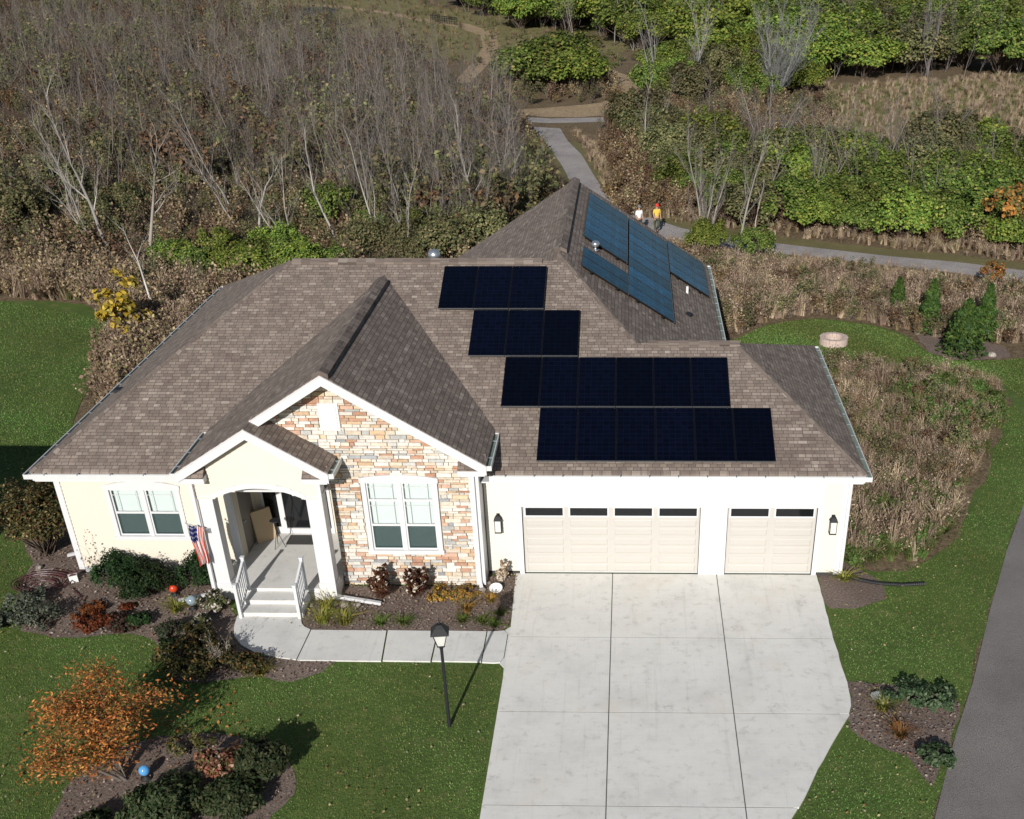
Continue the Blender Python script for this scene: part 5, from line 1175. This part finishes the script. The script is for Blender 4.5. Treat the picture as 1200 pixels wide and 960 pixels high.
mound('low_shrub', 630, .5, .3, [((.035, .06, .025), 4), ((.10, .13, .07), 2)], 9.55, -5.75, 'dark variegated low shrub in the right-hand bed, left of the pair', .06); mound('low_shrub', 631, .5, .3, [((.035, .06, .025), 4), ((.10, .13, .07), 2)], 10.2, -5.85, 'dark variegated low shrub in the right-hand bed, nearest the road', .06); mound('low_shrub', 632, .4, .3, [((.035, .06, .025), 4), ((.10, .13, .07), 2)], 9.75, -8.0, 'dark low shrub at the bottom of the right-hand bed', .06)
# front left: orange tree, junipers
ORP = [((.52, .20, .045), 4), ((.58, .29, .07), 3), ((.40, .14, .035), 4), ((.30, .19, .05), 2), ((.15, .14, .045), 3)]
lp = []; tr, cr = branches(700, 2.15, 5, .055, .0, (-.30, -.05), 2, 8, (.12, .10, .09), (.10, .075, .06), .3, lp, .85, .55)
t = thing('orange_tree', 'small tree with sparse bright orange autumn leaves on the front lawn', 'tree', (-8.0, -8.85, 0)); t.scale = (1.3, 1.15, 1.0); mesh_np('trunk', *tubes_np(tr, 6), M['bark'], t); mesh_np('branches', *tubes_np(cr, 3), M['bark'], t)
Ro = np.random.default_rng(701); P = np.array(lp); P = P[P[:, 2] > .7]; P = np.repeat(P, 26, 0)+Ro.normal(0, .13, (len(P)*26, 3)); P = P[Ro.random(len(P)) < min(1, 11000/len(P))]
mesh_np('foliage', *leaves_np(P, .029, ORP, Ro, None, 2.5, .35, .6), M['leaf'], t)
JU = [((.030, .048, .018), 4), ((.050, .066, .026), 3), ((.075, .08, .035), 2)]
for i, (x, y, r, h, lb) in enumerate([(-5.0, -8.75, .55, .85, 'dark green juniper at the right end of the front bed'), (-6.75, -9.95, .75, .6, 'dark green juniper filling the bottom edge of the front bed'), (-5.35, -9.75, .62, .6, 'dark juniper at the bottom edge, right of the biggest one'), (-8.0, -10.7, .5, .4, 'low dark juniper at the bottom left of the front bed')]):
    mound('juniper', 710+i, r, h, JU, x, y, lb, .05, 90, 90, 'junipers in the front bed', 'shrub', 2.4)
mound('leafy_shrub', 720, .55, .7, [((.22, .08, .05), 3), ((.12, .05, .03), 3), ((.34, .22, .16), 1), ((.10, .09, .03), 2)], -5.95, -8.75, 'reddish-brown shrub between the junipers in the front bed', .06, 30, 45)
mound('leafy_shrub', 721, .5, .4, BO, -6.9, -7.9, 'thin brownish shrub at the top of the front bed', .06, 16, 26)

# lawn blades and fallen leaves (nobody could count them)
def blades(poly, n, seed, avoid, h=(.012, .035), w=.011):
    q = rand_in(poly, n, seed, avoid); Rb = np.random.default_rng(seed); n = len(q); a = Rb.random(n)*2*pi; hh = Rb.uniform(*h, n); L = Rb.uniform(.01, .05, n)
    b = np.stack([q[:, 0], q[:, 1], np.full(n, -.008)], 1); s = np.stack([np.cos(a), np.sin(a), 0*a], 1)*w; t = b+np.stack([-np.sin(a)*L, np.cos(a)*L, hh], 1)
    V = np.stack([b-s, b+s, t], 1).reshape(-1, 3); F = np.arange(3*n).reshape(-1, 3); P = np.array([(.074, .128, .028), (.112, .178, .040), (.155, .220, .058), (.26, .26, .11)]); c = P[Rb.choice(4, n, p=[.38, .35, .2, .07])]*Rb.uniform(.85, 1.15, (n, 1)); x, y = q[:, 0:1], q[:, 1:2]; w_ = .5+.25*np.sin(x*.9+1.3*np.sin(y*.6))+.25*np.sin(y*1.1+.8*x+2*np.sin(x*.45)); c = c*(.68+.55*w_)*np.array([[1, 1, 1]]); c[:, 0:1] *= .9+.35*(1-w_); return V, F, c
DR = [(-.2, .1), (-.2, -60), (6.25, -60), (6.25, -10.2), (7.25, -8.2), (7.95, -6.9), (8.2, -6.4), (8.3, -5.8), (8.3, .1)]; WALK = [(-7.6, -2.2), (-7.4, -3.4), (-7.0, -3.85), (-6.5, -4.2), (-5.0, -4.45), (-.1, -4.5), (-.1, -2.9), (-5.6, -2.9)]
NEAR = [(-17, -13), (9.0, -12), (9.28, -9.9), (12.58, -1.78), (15.31, 4.5), (17.5, 9.6), (17.3, 13), (13.9, 4.6), (11.8, 1), (9.3, -.2), (8.3, 0), (-.2, -.1), (-12.5, .2), (-15, 10), (-21, 12)]
V, F, c = blades(NEAR, 170000, 50, (DR, WALK, BED_L, BED_M, BED_F, BED_R, BED_Q)); o = mesh_np('grass', V, F, c, M['leaf']); tag(o, 'short green lawn grass in front of and beside the house', 'grass', None, 'stuff')
V, F, c = blades([(7.2, 19.6), (9, 17.2), (12, 17), (16, 15.9), (17.4, 15.1), (18.2, 12), (21, 18), (17.3, 17.3), (15.9, 17.5), (15.2, 18.6), (14.9, 20.4), (13.5, 21.9), (11.4, 22.7), (9.9, 22.4), (8.5, 21.3)], 40000, 51, (), (.02, .05), .018); o = mesh_np('grass', V, F, c, M['leaf']); tag(o, 'mown green grass around the fire ring', 'grass', None, 'stuff')
V, F, c = blades([(-27.2, 25.4), (-45, 26), (-24, 8), (-15, 8), (-17.4, 10), (-18.7, 16), (-19.6, 19.6), (-21.2, 22.9)], 70000, 52, (), (.02, .05), .018); o = mesh_np('grass', V, F, c, M['leaf']); tag(o, 'mown green grass of the left rear lawn', 'grass', None, 'stuff')
def litter(poly, n, seed, pal, size, label, avoid=()):
    q = rand_in(poly, n, seed, avoid); Rb = np.random.default_rng(seed); P = np.stack([q[:, 0], q[:, 1], Rb.uniform(.035, .06, n)], 1); V, F, c = leaves_np(P, size, pal, Rb, None, 1.4, .2, 2.5); o = mesh_np('fallen_leaves', V, F, c, M['leaf']); tag(o, label, 'leaves', None, 'stuff')
litter(NEAR, 900, 60, [((.40, .32, .16), 3), ((.30, .18, .07), 2), ((.5, .45, .3), 1)], .05, 'pale fallen leaves scattered over the lawns', (DR, WALK))
litter([(-10.5, -5.2), (-6.5, -5.6), (-5.5, -7.5), (-8, -8), (-10, -9.8), (-11.3, -7)], 420, 61, ORP, .06, 'orange leaves fallen beneath the orange tree')
for i, b in enumerate((BED_L, BED_M, BED_F, BED_Q)):
    litter(b, (2600, 1500, 1300, 700)[i], 62+i, [((.34, .27, .22), 4), ((.20, .14, .10), 4), ((.45, .37, .30), 2), ((.24, .11, .06), 1)], .045, ['wood chips and leaf litter in the left bed', 'wood chips and leaf litter in the bed under the stone window', 'wood chips and leaf litter in the front bed', 'wood chips and leaf litter in the right-hand bed'][i], (WALK,) if i < 1 else ())

# ------------------------------------------------------------------ garden objects
def lamp():
    t = thing('lamp_post', 'black lamp post with a four-sided lantern on the front lawn', 'lamp post', (-1.19, -6.93, 0), .12)
    m = MB(); m.lathe([(.048, -.05), (.048, .12), (.042, .16), (.038, .2), (.034, 2.15), (.05, 2.18), (.05, 2.22), (.035, 2.25)], n=14); m.build('post', M['black'], t, smooth=False)
    L = MB(); z0, z1, a, b = 2.27, 2.58, .075, .145
    L.box(-.085, .085, -.085, .085, 2.245, 2.27)
    for sx in (-1, 1):
        for sy in (-1, 1): L.beam((sx*a, sy*a, z0), (sx*b, sy*b, z1), (1, 0, 0), -.009, .009, -.009, .009, (0, 1, 0))
    L.box(-.155, .155, -.155, .155, z1, z1+.02)
    L.build('lantern_frame', M['black'], t)
    g = MB(); q = lambda r, z: [(-r, -r, z), (r, -r, z), (r, r, z), (-r, r, z)]; g.hexa(q(a-.006, z0), q(b-.008, z1)); g.build('lantern_glass', M['lampglass'], t)
    r_ = MB(); r_.hexa(q(.20, z1+.021), q(.11, z1+.15)); r_.hexa(q(.11, z1+.152), q(.05, z1+.22)); r_.lathe([(.02, z1+.22), (.03, z1+.26), (.008, z1+.30), (.018, z1+.32), (.002, z1+.36)], n=10); r_.build('lantern_roof', M['black'], t)
lamp()
for x, lb in ((-.65, 'black wall lantern left of the wide garage door'), (8.48, 'black wall lantern right of the single garage door')):
    t = thing('wall_lantern', lb, 'wall lamp', (x, -.02, 1.42), 0, 'garage wall lanterns')
    m = MB(); m.box(-.045, .045, -.02, .02, .18, .50); m.beam((0, -.02, .46), (0, -.13, .50), (1, 0, 0), -.015, .015, -.015, .015); m.build('bracket', M['black'], t)
    m = MB(); m.hexa([(-.11, -.25, .38), (.11, -.25, .38), (.11, -.03, .38), (-.11, -.03, .38)], [(-.05, -.19, .50), (.05, -.19, .50), (.05, -.09, .50), (-.05, -.09, .50)]); m.box(-.025, .025, -.165, -.115, .50, .56)
    for sx in (-1, 1):
        for sy in (-.225, -.055): m.box(sx*.085-.007, sx*.085+.007, sy-.007, sy+.007, .03, .38)
    m.box(-.095, .095, -.235, -.045, .0, .03); m.build('lantern_frame', M['black'], t)
    m = MB(); m.box(-.078, .078, -.218, -.062, .032, .378); m.build('lantern_glass', M['lampglass'], t)
# flag on the left porch column
t = thing('flag', 'American flag hanging from a white pole on the left porch column', 'flag', (-8.12, -1.45, 2.12))
m = MB(); m.tube([(0, .03, 0), (-.32, -.42, .42), (-.36, -.48, .47)], .014, 8); m.lathe([(.0, .47), (.03, .49), (.0, .53)], -.37, -.49, 10); m.build('pole', M['white'], t)
m = MB(); m.box(-.04, .04, -.03, .03, -.06, .08); m.build('bracket', M['galv'], t)
nu, nv = 26, 22; W_, H_ = 1.30, .78; RW = [(.60, .03, .035), (.78, .76, .74)]; fm = MB()
def fp(u, v):   # u along the fly (hanging down), v across the hoist; folds narrow the cloth towards the bottom
    k = .50-.12*u; off = (v-.5)*H_*k; s = sin(v*17+u*2.2)*.045*(.4+u); cx, cy = -.20-.02*u, -.26-.03*u
    return (cx+off*.75-.03*sin(u*5), cy+off*.55+s, .27-(v-.5)*.22*(1-u)*.8-u*W_*.86-.02*sin(v*9))
for i in range(nu):
    for j in range(nv*1):
        u0, u1, v0, v1 = i/nu, (i+1)/nu, j/nv, (j+1)/nv; st = int((v0+v1)/2*13)
        if u0 < .42 and (v0+v1)/2 < 7.6/13:
            c = (.02, .03, .12)
            if (i % 3 == 1) and (j % 2 == 0): c = (.45, .46, .5)
        else: c = RW[st % 2]
        fm.poly([fp(u0, v0), fp(u1, v0), fp(u1, v1), fp(u0, v1)], c=c)
fl = fm.build('cloth', M['dry'], t, weld=True); sd = fl.modifiers.new('thick', 'SOLIDIFY'); sd.thickness = .004
# gazing balls, pot
def ball(name, x, y, r, mat, label, cat, base=.12):
    t = thing(name, label, cat, (x, y, 0)); m = MB(); m.lathe([(.001, base)]+[(r*sin(a), base+r-r*cos(a)) for a in [pi*k/14 for k in range(1, 14)]]+[(.001, base+2*r)], n=24); m.build('globe', mat, t, smooth=True)
    m = MB(); m.lathe([(.13, 0), (.12, .03), (.06, .06), (.055, base), (.09, base+.03)], n=16); m.build('stand', M['black'], t, smooth=True)
ball('gazing_ball', -7.55, -8.85, .12, M['blueg'], 'sky-blue glass gazing ball on the mulch below the orange tree', 'garden ornament', .10)
ball('gazing_ball', -8.8, -1.95, .145, M['greyg'], 'gray glass gazing ball beside the porch downspout', 'garden ornament', .12)
ball('garden_globe', -9.55, -1.25, .125, M['red'], 'orange-red round garden ornament between the yews', 'garden ornament', .1)
# hose pile and hose reel
m = MB()
Rh = random.Random(5)
for k in range(7):
    a0 = Rh.random()*6; r0 = .25+.07*k; cx, cy = -13.45+Rh.uniform(-.1, .1), -.75+Rh.uniform(-.15, .15); m.tube([(cx+r0*1.25*cos(a0+t_*.35), cy+r0*.85*sin(a0+t_*.35), .03+.02*k*.5+Rh.uniform(0, .015)) for t_ in range(18)], .016, 6, False)
m.tube([(-12.5, .15, .05), (-12.9, -.1, .03), (-13.5, .1, .03), (-14.0, -.05, .05), (-14.1, -.4, .04)], .018, 6); m.tube([(-12.6, -.9, .03), (-12.0, -1.5, .03), (-11.7, -2.1, .03), (-11.9, -2.6, .03)], .016, 6)
o = m.build('garden_hose', M['hose'], None, weld=True); tag(o, 'maroon garden hose lying in loose coils at the left corner', 'hose')
t = thing('hose_reel', 'small white and maroon hose reel against the foundation', 'hose reel', (-12.65, -.55, 0), .5); t.scale = (.7, .7, .7)
m = MB(); m.lathe([(.18, -.02), (.18, .0), (.09, .01), (.09, .16), (.18, .17), (.18, .19)], n=18); o = m.build('drum', M['hose'], t); o.rotation_euler = (pi/2, 0, 0); o.location = (0, .1, .2)
m = MB(); m.box(-.16, .16, -.12, -.10, 0, .30); m.box(-.16, .16, .11, .13, 0, .30); m.box(-.17, .17, -.1, .11, .28, .30); m.build('housing', M['pvc'], t)
# stones
def rock(seed, x, y, s, label, group=None, sc=(1, .8, .6), mat='rock'):
    bm = bmesh.new(); bmesh.ops.create_icosphere(bm, subdivisions=3, radius=s); Rr = random.Random(seed); ax = [Vector((Rr.uniform(-1, 1), Rr.uniform(-1, 1), Rr.uniform(-1, 1))).normalized() for _ in range(9)]
    for v in bm.verts:
        for a in ax:
            d = v.co.dot(a)-s*.78
            if d > 0: v.co -= a*d*.85
        v.co = Vector((v.co.x*sc[0], v.co.y*sc[1], v.co.z*sc[2]))
    me = bpy.data.meshes.new('rock'); bm.to_mesh(me); bm.free(); me.materials.append(M[mat]); o = bpy.data.objects.new('rock', me); link(o); o.location = (x, y, s*sc[2]*.5); o.rotation_euler.z = Rr.random()*6; tag(o, label, 'rock', group)
rock(1, -4.75, -1.75, .17, 'tan stone in the bed by the right porch column, larger one'); rock(2, -4.4, -1.75, .10, 'small orange-tan stone right of the larger tan one'); rock(3, -5.0, -1.75, .09, 'small gray stone beside the right porch column')
rock(4, -1.1, -.98, .13, 'white stone at the foot of the stone corner downspout'); rock(5, -5.66, -1.75, .10, 'rounded pale stone beside the right hand rail'); rock(6, 8.97, .0, .16, 'pale flat stone at the right garage corner')
rock(7, -7.98, -1.62, .13, 'pale stone at the foot of the left porch column'); rock(8, -8.25, -1.7, .1, 'small stone left of the one at the left porch column'); rock(9, -4.9, -2.25, .11, 'dark gray stone behind the yellow-green plants', mat='rock')
rock(10, -13.6, -1.5, .12, 'gray stone among the hose coils'); rock(11, 17.9, 17.9, .2, 'white stone at the right end of the arborvitae bed'); rock(12, -6.35, -8.1, .13, 'gray-white stone at the top of the front bed')
rock(13, -.95, -.55, .08, 'small tan stone beside the downspout at the stone corner'); rock(14, -13.95, .15, .12, 'pale stone under the big olive-brown shrub')
m = MB(); m.lathe([(.05, .0), (.12, .02), (.17, .08), (.185, .10), (.165, .10), (.11, .045), (.001, .035)], n=24); o = m.build('bowl', M['pvc'], None, smooth=True); o.location = (-.72, -.92, .02); o.rotation_euler = (.35, 0, 0); tag(o, 'round white bowl lying at the garage corner', 'bowl')
for i, (x, y, rz, lb) in enumerate([(8.85, -5.72, .4, 'square gray paver box in the right-hand bed, left one'), (9.14, -5.8, -.5, 'square gray paver box in the right-hand bed, right one')]):
    m = MB(); m.box(-.11, .11, -.11, .11, 0, .10); m.box(-.08, .08, -.08, .08, .10, .115); o = m.build('paver_box', M['foundation'], None); o.location = (x, y, 0); o.rotation_euler = (.25, 0, rz); tag(o, lb, 'garden block')
m = MB(); m.lathe([(.11, 0), (.11, .10), (.09, .12), (.001, .12)], n=20); o = m.build('round_cap', M['walkc'], None); o.location = (8.98, -5.98, 0); tag(o, 'round pale cap in front of the square paver boxes', 'garden block')
# drain pipe
m = MB(); P = [(8.86, -.05, .12), (9.05, -.12, .08), (9.4, -.35, .05), (9.9, -.52, .05), (10.5, -.58, .05), (11.15, -.5, .05)]; pts_ = []
for a, b in zip(P, P[1:]):
    for k in range(22): pts_.append(Vector(a).lerp(Vector(b), k/22))
m.tube(pts_, [.052 if i % 2 else .043 for i in range(len(pts_))], 10); o = m.build('drain_pipe', M['blackrubber'], None, weld=True); tag(o, 'black corrugated drain pipe running from the garage corner', 'pipe')
# fire ring
t = thing('fire_ring', 'round block fire ring on the right lawn', 'fire pit', (11.6, 19.45, 0)); n = 14; 
for lay in range(2):
    for k in range(n):
        a0 = 2*pi*(k+.5*lay)/n+.012; a1 = 2*pi*(k+1+.5*lay)/n-.012; m = MB(); r0, r1 = .40, .60; z0 = .15*lay; q = lambda r, a: (r*cos(a), r*sin(a))
        m.prism_z([q(r0, a0), q(r1, a0), q(r1, (a0+a1)/2), q(r1, a1), q(r0, a1), q(r0, (a0+a1)/2)], z0, z0+.146); m.build('block', M['fireblock'], t)
m = MB(); m.lathe([(.39, .0), (.39, .03), (.2, .05), (.001, .06)], n=16); m.build('ash_bed', M['ash'], t)
# porch items
m = MB(); m.box(-.46, .46, -.28, .28, 0, .015); o = m.build('door_mat', M['doormat'], None); o.location = (-6.55, 1.28, FZ); tag(o, 'dark gray door mat before the glass entry door', 'door mat')
m = MB(); m.box(-.30, .30, -.05, .05, 0, .95); o = m.build('carton', M['carton'], None, bevel=.006); o.location = (-7.62, 1.25, FZ); o.rotation_euler = (-.18, 0, .75); tag(o, 'tall brown carton leaning in the left corner of the entry', 'carton')
t = thing('plant_stand', 'thin black metal stand on the porch left of the door mat', 'stand', (-7.15, .85, FZ))
m = MB()
for a in (0, 2.1, 4.2): m.tube([(.18*cos(a), .18*sin(a), 0), (.02*cos(a), .02*sin(a), .5), (.02*cos(a), .02*sin(a), .85)], .009, 6)
m.build('legs', M['black'], t); m = MB(); m.lathe([(.14, .85), (.15, .865), (.14, .88)], n=16); m.build('top_ring', M['black'], t)
# railing of the far path bridge
t = thing('bridge_railing', 'dark low bridge railing beside the distant winding path', 'railing', (-25.6, 164.5, 0), -.85); t.scale = (.45, .6, .8)
m = MB()
for k in range(12): m.box(-8+k*1.45-.06, -8+k*1.45+.06, -.06, .06, 0, 1.2)
m.build('posts', M['black'], t); m = MB()
for z_ in (.5, .85, 1.2): m.box(-8.1, 8.1, -.04, .04, z_-.06, z_+.05)
m.build('rails', M['black'], t)
# neighbour house, just outside the left edge; only its shadow falls into the picture
nb_ = thing('neighbour_house', 'gray-roofed neighbour house beyond the left edge, throwing the dark shadow on the lawn', 'house', (-23.8, -5.2, 0))
m = MB(); m.box(-6.2, 6.2, -6.4, 6.4, 0, 3.1); m.build('wall', M['cream'], nb_)
m = MB(); e = 3.3; slope(m, [(-6.7, -6.9, e), (6.7, -6.9, e), (2.6, 0, 5.4), (-2.6, 0, 5.4)]); slope(m, [(-6.7, 6.9, e), (6.7, 6.9, e), (2.6, 0, 5.4), (-2.6, 0, 5.4)]); slope(m, [(6.7, -6.9, e), (6.7, 6.9, e), (2.6, 0, 5.4)]); slope(m, [(-6.7, -6.9, e), (-6.7, 6.9, e), (-2.6, 0, 5.4)])
m.poly([(-6.7, -6.9, e-.07), (6.7, -6.9, e-.07), (6.7, 6.9, e-.07), (-6.7, 6.9, e-.07)]); m.build('roof', M['shingle'], nb_)
m = MB(); m.box(-6.22, 6.22, 6.4, 6.43, 2.9, 3.2); m.build('fascia', M['white'], nb_)

# ------------------------------------------------------------------ two walkers on the path
def skin_mesh(name, verts, edges, radii, mat, parent, root=0, sub=1):
    me = bpy.data.meshes.new(name); me.from_pydata(verts, edges, []); me.materials.append(mat); o = bpy.data.objects.new(name, me); link(o, parent)
    md = o.modifiers.new('skin', 'SKIN'); md.use_smooth_shade = True
    sv = me.skin_vertices[0].data if me.skin_vertices else None
    if sv is None:
        bpy.context.view_layer.objects.active = o; 
        bm = bmesh.new(); bm.from_mesh(me); bm.verts.layers.skin.verify(); bm.to_mesh(me); bm.free(); sv = me.skin_vertices[0].data
    for i, r_ in enumerate(radii): sv[i].radius = (r_, r_) if not isinstance(r_, tuple) else r_; sv[i].use_root = (i == root)
    s2 = o.modifiers.new('sub', 'SUBSURF'); s2.levels = sub; s2.render_levels = sub; return o
def person(loc, rz, label, shirt, trousers, hat, hatname, H=1.7, bend=.35):
    t = thing('person', label, 'person', loc, rz); t.scale = (H/1.7*.9,)*3; skin = plain('skin', (.42, .25, .17), .6, .05, 4)
    V = [(0, 0, .92), (0, .01, 1.12), (0, .01, 1.36), (0, 0, 1.47), (0, -.02, 1.54), (0, -.02, 1.66)]; r_ = [(.15, .10), (.14, .10), (.16, .10), .055, .085, .075]; E_ = [(0, 1), (1, 2), (2, 3), (3, 4), (4, 5)]
    for s in (-1, 1):
        k = len(V); V += [(s*.18, .01, 1.38), (s*.24, .04*s, 1.12), (s*.23, -.16+.1*s, .95), (s*.22, -.21+.1*s, .89)]; r_ += [.055, .042, .03, .032]; E_ += [(2, k), (k, k+1), (k+1, k+2), (k+2, k+3)]
        for f in range(5):
            j = len(V); dx = (f-2)*.018; V += [(s*.22+dx, -.235+.1*s, .87-.005*abs(f-2)), (s*.22+dx*1.25, -.25+.1*s, .835+.01*abs(f-2))]; r_ += [.009, .008]; E_ += [(k+3, j), (j, j+1)]
        k = len(V); V += [(s*.09, 0, .86), (s*.10, -.12*s-.02, .48), (s*.10, .12*s+.10*(s > 0), .09), (s*.10, .12*s-.12, .04)]; r_ += [.09, .06, .04, .04]; E_ += [(0, k), (k, k+1), (k+1, k+2), (k+2, k+3)]
    skin_mesh('body', V, E_, r_, skin, t)
    skin_mesh('shirt', [(0, 0, .90), (0, .01, 1.12), (0, .01, 1.36), (0, 0, 1.43), (-.18, .01, 1.385), (-.235, -.035, 1.15), (.18, .01, 1.385), (.235, .035, 1.15)], [(0, 1), (1, 2), (2, 3), (2, 4), (4, 5), (2, 6), (6, 7)], [(.18, .13), (.165, .125), (.185, .12), .075, .075, .065, .075, .065], shirt, t)
    V = [(0, 0, .92)]; E_ = []; r_ = [(.16, .12)]
    for s in (-1, 1): k = len(V); V += [(s*.09, 0, .84), (s*.10, -.12*s-.02, .48), (s*.10, .12*s+.10*(s > 0), .13)]; r_ += [.105, .08, .062]; E_ += [(0, k), (k, k+1), (k+1, k+2)]
    skin_mesh('trousers', V, E_, r_, trousers, t)
    m = MB(); m.lathe([(.105, 1.62), (.11, 1.66), (.095, 1.72), (.05, 1.765), (.001, 1.77)], 0, .0, 16); m.box(-.08, .08, -.20, -.09, 1.625, 1.64); m.build(hatname, hat, t, smooth=False)
    m = MB()
    for s in (-1, 1): m.box(s*.10-.045, s*.10+.045, .12*s-.19+(s > 0)*.04, .12*s+.06+(s > 0)*.1, -.0, .08); m.nx()
    m.build_each('shoe', M['black'], t)
    m = MB(); m.lathe([(.004, 1.585), (.014, 1.60), (.004, 1.63)], 0, -.11, 6); m.build('nose', skin, t)
person((3.42, 37.9, .0), .5, 'person in a white top and dark trousers walking on the path', plain('white_cloth', (.78, .78, .76), .9, .05, 4), plain('dark_cloth', (.02, .022, .03), .9, .1, 4), plain('gray_hair', (.16, .15, .14), .9, .1, 5), 'hair')
person((4.42, 38.2, .0), .3, 'person in a yellow top and red cap walking on the path', plain('yellow_cloth', (.62, .44, .07), .9, .05, 4), plain('olive_cloth', (.05, .06, .03), .9, .1, 4), plain('red_cloth', (.65, .03, .02), .8, .05, 5), 'cap')
